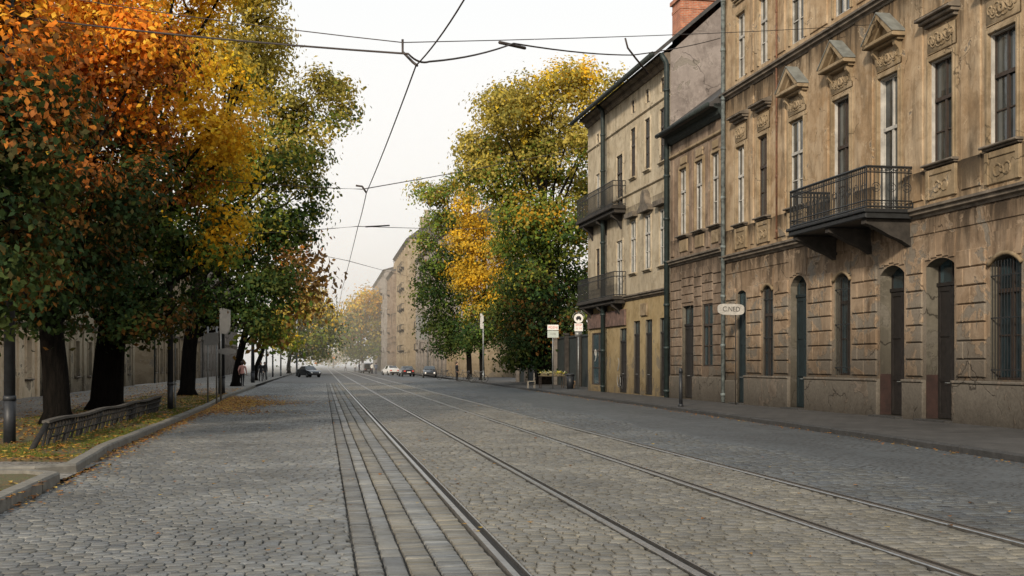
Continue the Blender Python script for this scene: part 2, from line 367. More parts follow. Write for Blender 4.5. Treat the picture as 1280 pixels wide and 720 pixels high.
# road bed under the near setts, then the far carriageway
ys = [-20, -8] + list(np.arange(0, 109, 6.0))
g = B()
for a, b in zip(ys, ys[1:]):
    g.quad((kx(LALL, a)-.3, a, -.045), (kx(RK, a)+.2, a, -.045), (kx(RK, b)+.2, b, -.045), (kx(LALL, b)-.3, b, -.045))
tag(g.build('road_bed', M['joint'], weld=True), kind='structure')
ys = [YN, 120, 130, 180, 260, 620]; g = B()
for a, b in zip(ys, ys[1:]):
    g.quad((kx(LALL, a)-.2, a, -.012), (9.2, a, -.012), (9.2, b, -.012), (kx(LALL, b)-.2, b, -.012))
tag(g.build('far_road', M['sett_far'], weld=True), kind='structure')
def aedge(y): return 8.55 + .25*math.sin(y*.37) + .16*math.sin(y*1.13+1) + .09*math.sin(y*2.9)
ys = list(np.arange(-20, 80, .8)) + list(np.arange(80, 200, 10.)) + [260, 400, 620]; g = B()
for a, b in zip(ys, ys[1:]):
    g.quad((aedge(a)-.12, a, -.03), (aedge(a)+.22, a, .008), (aedge(b)+.22, b, .008), (aedge(b)-.12, b, -.03))
    g.quad((aedge(a)+.22, a, .008), (kx(RK, a)+.05, a, -.012), (kx(RK, b)+.05, b, -.012), (aedge(b)+.22, b, .008))
tag(g.build('asphalt_lane', M['asphalt'], weld=True), kind='structure')

# the setts themselves
def lay(zones):
    cx, cy, hw, hl, col, hz = [], [], [], [], [], []
    for z in zones:
        xa, xb, ya, yb, w0, w1, d0, d1, tint, wav = z
        if callable(xa) or callable(xb): pass
        y = ya
        while y < yb:
            d = random.uniform(d0, d1)
            xl = xa(y) if callable(xa) else xa; xr = xb(y) if callable(xb) else xb
            x = xl - (random.uniform(0, w0) if wav else 0)
            while x < xr - .02:
                w = random.uniform(w0, w1) if wav else (xr - xl)
                x1 = min(x + w, xr); x0 = max(x, xl)
                if x1 - x0 > .05:
                    xm = (x0+x1)/2
                    cx.append(xm); hw.append((x1-x0)/2 - .006); hl.append(d/2 - (.0065 if wav else .011))
                    cy.append(y + d/2 + wav*(.07*math.sin(xm*.8+.3*math.sin(y*.2)) + .03*math.sin(xm*2.3+y*.5)))
                    k = random.gauss(1, .13 if wav else .2); wm = random.uniform(-.006, .007)
                    col.append((tint[0]*k + wm, tint[1]*k + wm*.4, tint[2]*k - wm*.8))
                x += w
            y += d
    cx, cy, hw, hl = map(np.array, (cx, cy, hw, hl)); col = np.clip(np.array(col), .02, .6); n = len(cx)
    z = rng.normal(0, .003, n) + .008*np.sin(cx*1.1+cy*.35) + .006*np.sin(cy*.9-cx*.6)
    z -= .010
    tx, ty = rng.normal(0, .012, n), rng.normal(0, .012, n)
    sx, sy = np.array([-1, 1, 1, -1]), np.array([-1, -1, 1, 1])
    V = np.zeros((n, 12, 3))
    for ring, (ins, dz) in enumerate([(0, -.045), (.002, -.007), (.013, 0.0)]):
        for j in range(4):
            jx, jy = rng.normal(0, .0035, n), rng.normal(0, .0035, n)
            if ring == 0: J = (jx, jy); 
            px = sx[j]*(hw-ins) + jx*(ring > 0); py = sy[j]*(hl-ins) + jy*(ring > 0)
            V[:, ring*4+j, 0] = cx+px; V[:, ring*4+j, 1] = cy+py; V[:, ring*4+j, 2] = z+dz+tx*px+ty*py
    q = []
    for r_ in (0, 4):
        for j in range(4): q.append((r_+j, r_+(j+1) % 4, r_+4+(j+1) % 4, r_+4+j))
    q.append((8, 9, 10, 11)); q = np.array(q)
    Q = (q[None] + (np.arange(n)*12)[:, None, None]).reshape(-1, 4)
    return V.reshape(-1, 3), Q, np.repeat(col, 12, 0)
RAILS = [1.58, 3.05, 5.13, 6.62]
GY, WG, LT = (.130, .130, .123), (.132, .122, .100), (.145, .143, .133)
zones = [(lambda y: kx(LALL, y)+.03, .27, 3., YN, .145, .175, .125, .145, GY, 1),
         (.28, .50, 3., YN, .2, .2, .085, .12, (.110, .108, .100), 0),
         (.51, .70, 3., YN, .2, .2, .3, .5, LT, 0),
         (.71, .95, 3., YN, .2, .2, .10, .14, WG, 0), (.96, 1.21, 3., YN, .2, .2, .12, .17, GY, 0), (1.22, RAILS[0]-.105, 3., YN, .2, .2, .10, .13, WG, 0),
         (RAILS[0]+.097, RAILS[1]-.105, 3., YN, .145, .185, .135, .155, WG, 1),
         (RAILS[1]+.097, RAILS[2]-.105, 3., YN, .145, .185, .135, .155, WG, 1),
         (RAILS[2]+.097, RAILS[3]-.105, 3., YN, .145, .185, .135, .155, WG, 1),
         (RAILS[3]+.097, lambda y: aedge(y)+.25, 3., YN, .15, .23, .15, .2, (.075, .08, .081), 1)]
tag(np_mesh('road', *lay(zones)[:2], M['setts'], None, None), kind='structure')
bpy.data.objects.remove(bpy.data.objects['road'])
random.seed(11); V_, Q_, c_ = lay(zones)
tag(np_mesh('road', V_, Q_, M['setts'], None, c_, True), kind='structure')

for i, x in enumerate(RAILS):
    root = empty('tram_rail', (x, 0, 0))
    tag(root, ['grooved tram rail nearest the left carriageway, beside the pale slab strip', 'second steel tram rail from the left, set in worn setts',
               'third steel tram rail from the left, dark groove across the setts', 'rightmost tram rail beside the bluish asphalt lane'][i], 'tram rail', 'tram rails set in the street')
    g = B()
    Y0, Y1 = -20, 620
    g.add([(-.095,Y0,-.05),(-.09,Y0,-.002),(-.08,Y0,.006),(-.022,Y0,.006),(-.01,Y0,-.03),(-.095,Y1,-.05),(-.09,Y1,-.002),(-.08,Y1,.006),(-.022,Y1,.006),(-.01,Y1,-.03)],
          [(0,1,6,5),(1,2,7,6),(2,3,8,7),(3,4,9,8)])
    g.build('rail_head', M['rail'], root)
    g = B(); g.quad((-.01,Y0,-.032),(.06,Y0,-.032),(.06,Y1,-.032),(-.01,Y1,-.032)); g.build('groove', M['groove'], root)
    g = B(); g.add([(.06,Y0,-.032),(.063,Y0,-.001),(.082,Y0,-.001),(.087,Y0,-.05),(.06,Y1,-.032),(.063,Y1,-.001),(.082,Y1,-.001),(.087,Y1,-.05)], [(0,1,5,4),(1,2,6,5),(2,3,7,6)])
    g.build('guard_lip', M['rail'], root)

def resample(poly, step):
    pts = [Vector((*p, 0)) for p in poly]; out = []
    for a, b in zip(pts, pts[1:]):
        n = max(1, int((b-a).length/step)); out += [a.lerp(b, i/n) for i in range(n)]
    return out + [pts[-1]]
def kerb(name, poly, side, w, h, mat, y1=160):
    g = B(); pts = resample([p for p in poly if p[1] <= y1 + 1], 1.0)
    for a, b in zip(pts, pts[1:]):
        d = (b-a).normalized(); nrm = Vector((d.y, -d.x, 0))*side; e = d*.007; j = Vector((0, 0, random.uniform(-.006, .006)))
        a2, b2 = a+e, b-e; off = nrm*random.uniform(-.006, .006)
        prof = [(0, -.05), (0.004, h-.03), (.03, h), (w, h), (w, -.05)]
        P = [a2 + off + nrm*p + Vector((0, 0, z)) + j for p, z in prof]; Q = [b2 + off + nrm*p + Vector((0, 0, z)) + j for p, z in prof]
        n = len(prof); g.add(P+Q, [(i, i+1, n+i+1, n+i) for i in range(n-1)] + [tuple(range(n)), tuple(range(2*n-1, n-1, -1))])
    return tag(g.build(name, mat), kind='structure')
kerb('right_kerb', RK, 1, .16, .13, M['kerb'])
kerb('left_kerb_front', LK + [(-4.2, G(75, 603, 0)[1]+.5), (-4.9, G(75, 603, 0)[1]+.75)], -1, .2, .15, M['kerb_pale'])
kerb('left_kerb', [(-5.2, G(96, 592, 0)[1]-.5), (-4.3, G(96, 592, 0)[1]-.4)] + LK2, -1, .2, .15, M['kerb_pale'], 130)

# right pavement
ys = [-20, 0, 14, 20, 26, 36, 48, 62, 80, 105, 130, 300, 620]; g = B()
for a, b in zip(ys, ys[1:]):
    g.quad((kx(RK, a)+.16, a, .127), (21.5, a, .127), (21.5, b, .127), (kx(RK, b)+.16, b, .127))
tag(g.build('right_pavement', M['slabs'], weld=True), kind='structure')
# left verge, entry path and footpath
YP0, YP1 = G(75, 603, 0)[1]+.6, G(96, 592, 0)[1]-.2
PX = -8.7; g = B(); e0 = YP1+2.2; g.quad((PX, e0, .105), (kx(LALL, e0)-.19, e0, .105), (kx(LALL, e0)-.19, e0, -.1), (PX, e0, -.1))
def strip(g, xa, xb, y0, y1, z, n=12, z2=None):
    for i in range(n):
        a, b = y0+(y1-y0)*i/n, y0+(y1-y0)*(i+1)/n
        g.quad((xa(a), a, z), (xb(a), a, z if z2 is None else z2), (xb(b), b, z if z2 is None else z2), (xa(b), b, z))
VE = 68.0; PX = -8.7
strip(g, lambda y: PX, lambda y: kx(LALL, y)-.19, YP1+2.2, VE, .105, 20); tag(g.build('verge', M['soil'], weld=True), kind='structure')
g = B(); g.quad((PX, YP0-.3, .105), (kx(LALL, YP0-.3)-.19, YP0-.3, .105), (kx(LALL, YP0-.3)-.19, YP0-.3, -.1), (PX, YP0-.3, -.1)); strip(g, lambda y: PX, lambda y: kx(LALL, y)-.19, -20, YP0-.3, .105); tag(g.build('front_verge', M['soil'], weld=True), kind='structure')
g = B(); strip(g, lambda y: PX, lambda y: -3.75, YP0-.3, YP1+2.2, .10, 6, .02); tag(g.build('entry_path', M['path'], weld=True), kind='structure')
g = B(); strip(g, lambda y: -14.2, lambda y: PX, -20, VE, .11); strip(g, lambda y: -14.2, lambda y: kx(LALL, y)-.19, VE, 620, .11, 20); tag(g.build('left_footpath', M['path'], weld=True), kind='structure')

# grass and fallen leaves
def vnoise(x, y): return np.sin(x*1.3+y*.7)+np.sin(x*.6-y*1.1+1)+.6*np.sin(x*2.9+y*2.1)
n = 60000; y = YP1+2.3 + (VE-8-YP1)*rng.random(n)**1.5; lx = np.array([kx(LALL, a) for a in y]) - .22
x = lx - rng.random(n)**1.3*(lx-PX); keep = (vnoise(x*1.5, y*1.2) + 1.6*(x > lx-1.6)) > rng.random(n)*2.2-.2; x, y = x[keep], y[keep]; n = len(x)
a = rng.random(n)*6.283; h = rng.uniform(.025, .075, n); w = rng.uniform(.005, .009, n); bx, by = np.cos(a), np.sin(a); le = rng.normal(0, .02, (n, 2))
V = np.zeros((n, 3, 3)); V[:, 0] = np.c_[x-bx*w, y-by*w, np.full(n, .1)]; V[:, 1] = np.c_[x+bx*w, y+by*w, np.full(n, .1)]; V[:, 2] = np.c_[x+le[:, 0], y+le[:, 1], .1+h]
k = rng.random(n)[:, None]; col = np.array([.075, .115, .02])*(1-k) + np.array([.15, .15, .035])*k
tag(np_mesh('grass', V.reshape(-1, 3), np.arange(n*3).reshape(-1, 3), M['blade'], None, np.repeat(col, 3, 0)), 'short patchy grass along the verge behind the pale left kerb', 'grass', kind='stuff')
PAL = np.array([(.34, .13, .025), (.42, .22, .04), (.22, .09, .03), (.13, .065, .03), (.45, .30, .07), (.3, .17, .06)])
def flat_leaves(x, y, z, s, pal=PAL):
    n = len(x); a = rng.random(n)*6.283; V = np.zeros((n, 4, 3)); tl = rng.normal(0, .35, (n, 2))
    for j, (p, q) in enumerate([(-.5, 0), (0, -.33), (.5, 0), (0, .33)]):
        px = (p*np.cos(a)-q*np.sin(a))*s; py = (p*np.sin(a)+q*np.cos(a))*s
        V[:, j, 0] = x+px; V[:, j, 1] = y+py; V[:, j, 2] = z + np.abs(px*tl[:, 0]+py*tl[:, 1]) + .003
    c = pal[rng.integers(0, len(pal), n)]*rng.uniform(.7, 1.25, (n, 1))
    return V.reshape(-1, 3), np.repeat(c, 4, 0)
parts = []
n = 9000; y = YP1+1.5+(VE+10-YP1)*rng.random(n)**1.3; lx = np.array([kx(LALL, a) for a in y]); x = lx-.2-rng.random(n)*(lx-PX+.6); parts.append(flat_leaves(x, y, .12, rng.uniform(.07, .13, n)))
n = 11000; y = 40+26*rng.beta(2, 2, n); lx = np.array([kx(LALL, a) for a in y]); x = lx + np.abs(rng.normal(0, 1.25, n))*(1+.4*np.sin(y*.5)); parts.append(flat_leaves(x, y, .004, rng.uniform(.07, .12, n)))
n = 2600; y = 14+40*rng.random(n)**.6; lx = np.array([kx(LALL, a) for a in y]); x = lx + np.abs(rng.normal(0, .22, n)); parts.append(flat_leaves(x, y, .004, rng.uniform(.06, .10, n)))
n = 700; y = 9+8*rng.random(n); x = np.array([kx(LALL, a) for a in y]) + rng.uniform(-1.6, .12, n); parts.append(flat_leaves(x, y, np.where(x > -3.6, .004, .12), rng.uniform(.06, .10, n)))
n = 2500; y = 40+60*rng.random(n); x = rng.uniform(-13, -8.7, n); parts.append(flat_leaves(x, y, .114, rng.uniform(.08, .13, n)))
n = 420; y = 10+60*rng.random(n); x = rng.uniform(-3, 8, n); parts.append(flat_leaves(x, y, .004, rng.uniform(.05, .09, n)))
n = 500; y = 18+60*rng.random(n); x = np.array([kx(RK, a) for a in y]) - np.abs(rng.normal(0, .25, n)) - .05; parts.append(flat_leaves(x, y, .004, rng.uniform(.06, .09, n)))
V = np.concatenate([p[0] for p in parts]); col = np.concatenate([p[1] for p in parts])
tag(np_mesh('fallen_leaves', V, np.arange(len(V)).reshape(-1, 4), M['fallen'], None, col), 'orange and brown leaves fallen on the verge and in the gutter', 'leaves', kind='stuff')

# ------------------------------------------------------------------ house fronts
def facade(g, y0, y1, z0, z1, ops, rev=.36, x=0.0, jm=None):
    ys = sorted({y0, y1, *[o[0] for o in ops], *[o[1] for o in ops]}); zs = sorted({z0, z1, *[o[2] for o in ops], *[o[3] for o in ops]})
    for a, b in zip(ys, ys[1:]):
        for c, d in zip(zs, zs[1:]):
            my, mz = (a+b)/2, (c+d)/2
            if any(o[0] < my < o[1] and o[2] < mz < o[3] for o in ops): continue
            g.quad((x, a, c), (x, b, c), (x, b, d), (x, a, d))
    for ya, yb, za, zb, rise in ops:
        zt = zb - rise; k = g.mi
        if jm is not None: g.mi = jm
        xr = x + rev
        g.quad((x, ya, za), (xr, ya, za), (xr, ya, zt), (x, ya, zt)); g.quad((x, yb, za), (xr, yb, za), (xr, yb, zt), (x, yb, zt))
        g.quad((x, ya, za), (xr, ya, za), (xr, yb, za), (x, yb, za))
        if rise <= 0: g.quad((x, ya, zb), (xr, ya, zb), (xr, yb, zb), (x, yb, zb))
        else:
            hw = (yb-ya)/2; rad = (hw*hw+rise*rise)/(2*rise); cz = zb-rad; cy = (ya+yb)/2; th = math.asin(min(1, hw/rad)); N = 10
            ar = [(cy+rad*math.sin(-th+2*th*i/N), cz+rad*math.cos(-th+2*th*i/N)) for i in range(N+1)]
            for p, q in zip(ar, ar[1:]):
                g.quad((x, p[0], p[1]), (xr, p[0], p[1]), (xr, q[0], q[1]), (x, q[0], q[1]))
                g.mi = k; g.quad((x, p[0], p[1]), (x, q[0], q[1]), (x, q[0], zb), (x, p[0], zb)); g.mi = jm if jm is not None else k
        g.mi = k
def window(parent, ya, yb, za, zb, rev=.36, paint='white_paint', pane='glass', lining=True, transom=.66, mull=True, bars=False):
    x = rev - .10; g = B(); t = .065
    g.box(x, x+.07, ya, ya+t, za, zb); g.box(x, x+.07, yb-t, yb, za, zb); g.box(x, x+.07, ya+t, yb-t, za, za+t); g.box(x, x+.07, ya+t, yb-t, zb-t, zb)
    zt = za + (zb-za)*transom
    g.box(x-.03, x+.06, ya+t, yb-t, zt-.05, zt+.05)
    ym = (ya+yb)/2
    if mull:
        g.box(x-.01, x+.06, ym-.045, ym+.045, za+t, zt-.05); g.box(x-.005, x+.055, ym-.035, ym+.035, zt+.05, zb-t)
        for a, b in ((ya+t, ym-.045), (ym+.045, yb-t)): g.box(x+.01, x+.05, a, b, za+(zt-za)*.5-.018, za+(zt-za)*.5+.018)
    if lining:
        g.box(.03, x-.002, ya+.002, ya+.035, za+.002, zb-.002); g.box(.03, x-.002, yb-.035, yb-.002, za+.002, zb-.002); g.box(.03, x-.002, ya+.035, yb-.035, zb-.035, zb-.002)
    w = g.build('window', M[paint], parent)
    g = B(); g.quad((x+.045, ya, za), (x+.045, yb, za), (x+.045, yb, zb), (x+.045, ya, zb)); g.build('pane', M[pane], w)
    if bars:
        g = B()
        k = ya+.09
        while k < yb-.05: g.tube([(.02, k, za+.05), (.02, k, zb-.12)], .011, 5); k += .13
        for z in (za+.25, (za+zb)/2, zb-.5): g.box(.01, .03, ya-.001, yb+.001, z-.015, z+.015)
        g.build('window_bars', M['ironwork'], w)
    return w
def surround(w, ya, yb, za, zb, mat, wd=.17, pr=.055, bottom=False):
    g = B()
    for p, o in ((wd, 0), (wd*.55, pr*.6)):
        g.cbox(-pr-o, -.001 - (0 if o == 0 else pr), ya-p, ya-.0, za, zb+p, .015); g.cbox(-pr-o, -.001 - (0 if o == 0 else pr), yb, yb+p, za, zb+p, .015); g.cbox(-pr-o, -.001 - (0 if o == 0 else pr), ya, yb, zb, zb+p, .015)
    return g.build('surround', mat, w)
def sill(w, ya, yb, z, mat, over=.22, d=.22, h=.12):
    g = B(); g.cbox(-d, -.002, ya-over, yb+over, z-h*.55, z-.002, .02); g.cbox(-d*.6, -.002, ya-over*.8, yb+over*.8, z-h, z-h*.55, .02); return g.build('sill', mat, w)
def hood(w, ya, yb, z, mat, over=.3, d=.36):
    g = B(); yo = over
    g.cbox(-d*.35, -.002, ya-yo*.6, yb+yo*.6, z, z+.10, .02); g.cbox(-d*.7, -.002, ya-yo*.85, yb+yo*.85, z+.10, z+.19, .02); g.cbox(-d, -.002, ya-yo, yb+yo, z+.19, z+.27, .02)
    g.prism_y([(-d, z+.27), (-.002, z+.27), (-.002, z+.40)], ya-yo+.01, yb+yo-.01)
    return g.build('window_hood', mat, w)
def frieze(w, ya, yb, z0, z1, mat, rnd):
    g = B(); g.cbox(-.05, -.002, ya-.12, yb+.12, z0, z1, .02); rr = random.Random(rnd); ym = (ya+yb)/2; zm = (z0+z1)/2; hw = (yb-ya)/2
    for s in (-1, 1):
        for k in range(4):
            c = (-.05, ym+s*hw*(.16+.24*k), zm+(.05 if k % 2 else -.04)); g.ring(c, (z1-z0)*(.26-.03*k), .03, 'x', 12, 5)
        g.tube([(-.06, ym+s*hw*(i/6), zm+.10*math.sin(i*1.3)) for i in range(7)], [.04, .035, .035, .03, .028, .02, .012], 6)
    g.ring((-.07, ym, zm), .1, .05, 'x', 12, 6)
    return g.build('frieze', mat, w, True)
def pediment(w, ya, yb, z, mats, over=.34, hgt=.75, d=.42):
    ym = (ya+yb)/2; a, b = ya-over, yb+over; g = B()
    g.cbox(-d*.5, -.002, a+.1, b-.1, z, z+.08, .02); g.cbox(-d, -.002, a, b, z+.08, z+.20, .025)
    z2 = z+.20; g.prism_x([(a+.12, z2), (b-.12, z2), (ym, z2+hgt-.1)], -.12, -.003)
    for s, e in ((a, 1), (b, -1)):
        g.prism_x([(s, z2), (s+e*.26, z2), (ym, z2+hgt-.17), (ym, z2+hgt)], -d, -.003)
        g.prism_x([(s+e*.26, z2+.001), (s+e*.42, z2+.001), (ym, z2+hgt-.28), (ym, z2+hgt-.171)], -d*.6, -.003)
    g.mi = 1
    for s in (a, b):
        e = 1 if s == a else -1
        g.prism_x([(s-e*.03, z2+.002), (s-e*.03, z2+.03), (ym, z2+hgt+.035), (ym, z2+hgt+.002)], -d-.03, -.003)
    g.mi = 0
    for s, k in ((ya-.06, 1), (yb+.06, 1)): g.prism_y([(-.24, z-.001), (-.002, z-.001), (-.002, z-.5), (-.06, z-.45), (-.1, z-.25), (-.22, z-.12)], s-.07, s+.07)
    return g.build('pediment', mats, w)
def door(parent, ya, yb, za, zb, mat, rev=.5, fan=.75):
    x = rev-.05; g = B(); ym = (ya+yb)/2; zf = zb-fan
    g.box(x, x+.06, ya, yb, za, zf)
    for a, b in ((ya+.03, ym-.015), (ym+.015, yb-.03)):
        g.box(x-.03, x-.001, a, a+.09, za+.02, zf-.02); g.box(x-.03, x-.001, b-.09, b, za+.02, zf-.02)
        for z in (za+.02, za+(zf-za)*.28, za+(zf-za)*.62, zf-.14): g.box(x-.03, x-.001, a+.09, b-.09, z, z+.12)
    g.box(x-.06, x+.02, ya, yb, zf+.001, zf+.1); g.box(x, x+.05, ya, ya+.07, zf+.1, zb); g.box(x, x+.05, yb-.07, yb, zf+.1, zb); g.box(x, x+.05, ym-.03, ym+.03, zf+.1, zb)
    d = g.build('door', M[mat], parent)
    g = B(); g.quad((x+.03, ya, zf), (x+.03, yb, zf), (x+.03, yb, zb), (x+.03, ya, zb)); g.build('fanlight', M['glass_dark'], d)
    g = B(); g.tube([(x-.03, ym+.09, za+1.0), (x-.10, ym+.09, za+1.0), (x-.10, ym+.2, za+1.0)], .014, 6); g.build('door_handle', M['steel_grey'], d)
    return d
def course(parent, y0, y1, z, prof, mat, name='cornice', x0=0.0):     # prof: list of (depth, z offset) from bottom up
    g = B(); p = [(x0-.002, z+prof[0][1])] + [(x0-d, z+h) for d, h in prof] + [(x0-.002, z+prof[-1][1]+.04)]
    g.prism_y(p, y0, y1); return g.build(name, mat, parent)
PROF_S = [(.04, 0), (.06, .06), (.16, .10), (.16, .18), (.24, .21), (.24, .28)]
PROF_B = [(.05, 0), (.08, .10), (.2, .14), (.22, .30), (.36, .36), (.38, .48), (.5, .52), (.5, .64)]
def downpipe(parent, y, z0, z1, r, mat, x=-.16, elbow=True):
    g = B(); pts = [(x, y, z0), (x, y, z1)]
    if elbow: pts += [(x-.05, y, z1+.15), (x-.3, y, z1+.5)]
    g.tube(pts, r, 10)
    z = z0+.3
    while z < z1: g.tube([(x, y, z-.06), (x, y, z+.06)], r*1.22, 10); z += 2.0
    return g.build('downpipe', M[mat], parent, True)
def rustic(g, y0, y1, z0, z1, ch=.46, pr=.06, bl=None):
    n = max(1, round((z1-z0)/ch)); h = (z1-z0)/n
    for i in range(n):
        a, b = z0+i*h+.02, z0+(i+1)*h-.02; w = y1-y0
        if w < .12: continue
        k = 1 if w < 1.3 else 2 if w < 2.4 else 3
        cuts = [y0] + [y0+w*(j+(.5 if i % 2 else 0)*(1 if k > 1 else 0))/k for j in range(1, k)] + [y1]
        for c, d in zip(cuts, cuts[1:]):
            p = pr*random.uniform(.85, 1.1); g.cbox(-p, -.001, c+.014, d-.014, a, b, .018)

S = {x: fs(x) for x in (1255, 1178, 1112, 1053, 997, 955, 927)}
s1 = fs(905); s2 = fs(838); s3 = fs(735)
cols = [S[1255]-3.0, S[1255], S[1178], S[1112], S[1053], S[997], S[955], S[927]]

# ---- nearest house (ochre)
b1 = empty('tenement_house', (FA.x, FA.y, 0), FROT)
tag(b1, 'tall ochre tenement with peeling render, triangular window pediments and long iron balcony', 'building')
Z1 = 5.92; Z2 = 12.5; ZT = 18.2; y0 = cols[0]-1.9
hw = .60
ops_low, ops_up = [], []
ground = []   # (centre, half width, z0, z1, rise, kind)
G1 = fs(1257); ground = [(cols[0]-.1, .62, 1.3, 4.45, .25, 'window'), (G1, .66, 1.3, 4.42, .25, 'window'), (fs(1175), .72, .18, 4.61, .2, 'door'),
     (fs(1115), .72, .18, 4.61, .26, 'door'), (fs(1053), .56, 1.34, 4.61, .25, 'window'), (fs(998), .66, .18, 4.8, .35, 'door'), (fs(960), .46, .75, 4.61, .2, 'window'), (fs(927), .44, .18, 4.6, .12, 'door')]
for c, h, za, zb, r_, k in ground: ops_low.append((c-h, c+h, za, zb, r_))
g = B(); facade(g, y0, s1, .0, Z1, ops_low, .5, 0.0, 1)
edges = sorted([(c-h, c+h) for c, h, *_ in ground]); prev = y0
for a, b in edges + [(s1, s1)]:
    if a - prev > .5: rustic(g, prev+.16, a-.16, 1.34, 4.72)
    prev = b
for (c, h, za, zb, r_, k), nx in zip(ground, ground[1:]):            # voussoir blocks over the openings
    for j in range(-2, 3):
        yy = c + j*h*.42; g.prism_x([(yy-h*.19, zb+.08-abs(j)*.05), (yy+h*.19, zb+.08-abs(j)*.05), (yy+h*.22+j*.03, zb+.62), (yy-h*.22+j*.03, zb+.62)], -.04, -.001)
rustic(g, y0, s1-.05, 5.3, 5.76, .46, .03)
g.mi = 0
g.quad((0, y0, 0), (12, y0, 0), (12, y0, ZT), (0, y0, ZT)); g.quad((12, y0, 0), (12, s1, 0), (12, s1, ZT), (12, y0, ZT))
g.quad((.0, s1-.002, 0), (12, s1-.002, 0), (12, s1-.002, Z1), (0, s1-.002, Z1))
g.build('ground_floor_wall', [M['ochre_low'], M['jamb']], b1)
g = B(); up = []; W = []
for i, c in enumerate(cols):
    h = hw if i < 6 else .46
    dr = i in (3, 4)
    za, zb = (6.2 if dr else 7.22), 10.2 + (.06 if i > 2 else -.14)
    up.append((c-h, c+h, za, zb, 0)); up.append((c-h, c+h, 12.98, 15.5, 0)); W.append((i, c-h, c+h, za, zb))
facade(g, y0, s1, Z1, ZT, up, .36)
g.quad((.0, s1-.002, Z1), (12, s1-.002, Z1), (12, s1-.002, ZT), (0, s1-.002, ZT))
cc = sorted(cols)
for a, b in zip(cc, cc[1:]):                                          # flat pilaster strips between the windows
    m = (a+b)/2; w_ = max(.12, (b-a)/2-.98)
    g.cbox(-.045, -.001, m-w_, m+w_, 6.3, 12.45, .015)
    g.cbox(-.045, -.001, m-w_*.9, m+w_*.9, 12.95, 17.4, .015)
g.build('upper_wall', M['ochre'], b1)
for i, ya, yb, za, zb in W:
    dark = i in (1, 2, 4, 6)
    rv = .22 if i < 5 else .14
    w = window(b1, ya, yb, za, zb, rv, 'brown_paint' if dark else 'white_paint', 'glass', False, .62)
    g = B(); x_ = rv-.103
    g.box(.02, x_, ya+.002, ya+.03, za+.002, zb-.002); g.box(.02, x_, yb-.03, yb-.002, za+.002, zb-.002); g.box(.02, x_, ya+.03, yb-.03, zb-.032, zb-.002); g.build('lining', M['white_paint'] if i < 5 else M['ochre_trim'], w)
    surround(w, ya, yb, za if i not in (3, 4) else za, zb, M['ochre_trim'], .17)
    if i in (3, 4, 5):
        frieze(w, ya, yb, zb+.22, zb+.80, M['ochre_trim'], i); pediment(w, ya, yb, zb+.86, [M['ochre_trim'], M['lead']])
    else:
        frieze(w, ya, yb, zb+.22, zb+.85, M['ochre_trim'], i); hood(w, ya, yb, zb+.95, M['cornice'])
    if i not in (3, 4):
        sill(w, ya, yb, za, M['cornice'])
        g = B(); g.cbox(-.05, -.002, ya-.15, yb+.15, Z1+.32, za-.16, .02); g.cbox(-.09, -.051, ya-.15, ya+.02, Z1+.32, za-.16, .015); g.cbox(-.09, -.051, yb-.02, yb+.15, Z1+.32, za-.16, .015); g.cbox(-.085, -.051, ya+.02, yb-.02, za-.32, za-.16, .015)
        zc = (Z1+.32+za-.32)/2
        for s_ in (-1, 1): g.ring((-.055, (ya+yb)/2+s_*.2, zc), .15, .03, 'x', 12, 5)
        g.ring((-.06, (ya+yb)/2, zc), .07, .035, 'x', 10, 5); g.build('apron', M['ochre_trim'], w)
    w = window(b1, ya, yb, 12.98, 15.5, .17, 'white_paint', 'glass', False, .64)
    surround(w, ya, yb, 12.98, 15.5, M['ochre_trim'], .15, .04); hood(w, ya, yb, 15.95, M['ochre_trim'], .2, .22)
for c, h, za, zb, r_, k in ground:
    if k == 'window':
        w = window(b1, c-h, c+h, za, zb, .3 if h > .5 else .15, 'brown_paint', 'glass_dark', False, .72, True, True)
        g = B(); N = 10; hw_ = h+.06; rad = (hw_*hw_+(r_+.03)**2)/(2*(r_+.03)); cz = zb+.05-rad; th = math.asin(min(1, hw_/rad))
        g.tube([(-.03, c+rad*math.sin(-th+2*th*q/N), cz+rad*math.cos(-th+2*th*q/N)) for q in range(N+1)], .06, 6); g.build('arch_moulding', M['ochre_trim'], w, True)
    else: door(b1, c-h, c+h, za, zb, 'door_wood' if h > .67 else 'door_green', .42 if h > .67 else .3 if h > .5 else .15)
# plinth
g = B(); prev = y0
for c, h, za, zb, r_, k in ground:
    if k == 'door':
        g.cbox(-.11, -.001, prev, c-h-.02, 0, 1.18, .03); g.cbox(-.14, -.001, prev, c-h-.02, 1.181, 1.26, .02); prev = c+h+.02
g.cbox(-.11, -.001, prev, s1-.02, 0, 1.05, .03)
g.build('plinth', M['plinth'], b1)
for c, h, za, zb, r_, k in ground[2:4]: g = B(); g.box(.0, .45, c+h-.012, c+h-.003, .15, 1.4); g.build('painted_jamb', M['plinth_red'], b1)
for c, h, za, zb, r_, k in ground:
    if k == 'door': g = B(); g.box(-.35, .44, c-h-.1, c+h+.1, .10, .175); g.build('doorstep', M['kerb'], b1)
course(b1, y0, s1-.01, Z1-.12, PROF_S, M['cornice'], 'string_course'); course(b1, y0, s1-.01, Z2-.1, PROF_S, M['cornice'], 'string_course')
course(b1, y0, s1-.01, ZT-.7, PROF_B, M['cornice'])
g = B(); g.add([(-.6, y0-.3, ZT), (-.6, s1, ZT), (6, s1, ZT+3.6), (6, y0-.3, ZT+3.6), (12.3, y0-.3, ZT), (12.3, s1, ZT)], [(0,1,2,3),(3,2,5,4),(1,5,2),(0,3,4),(0,4,5,1)]); g.build('roof', M['slate'], b1)
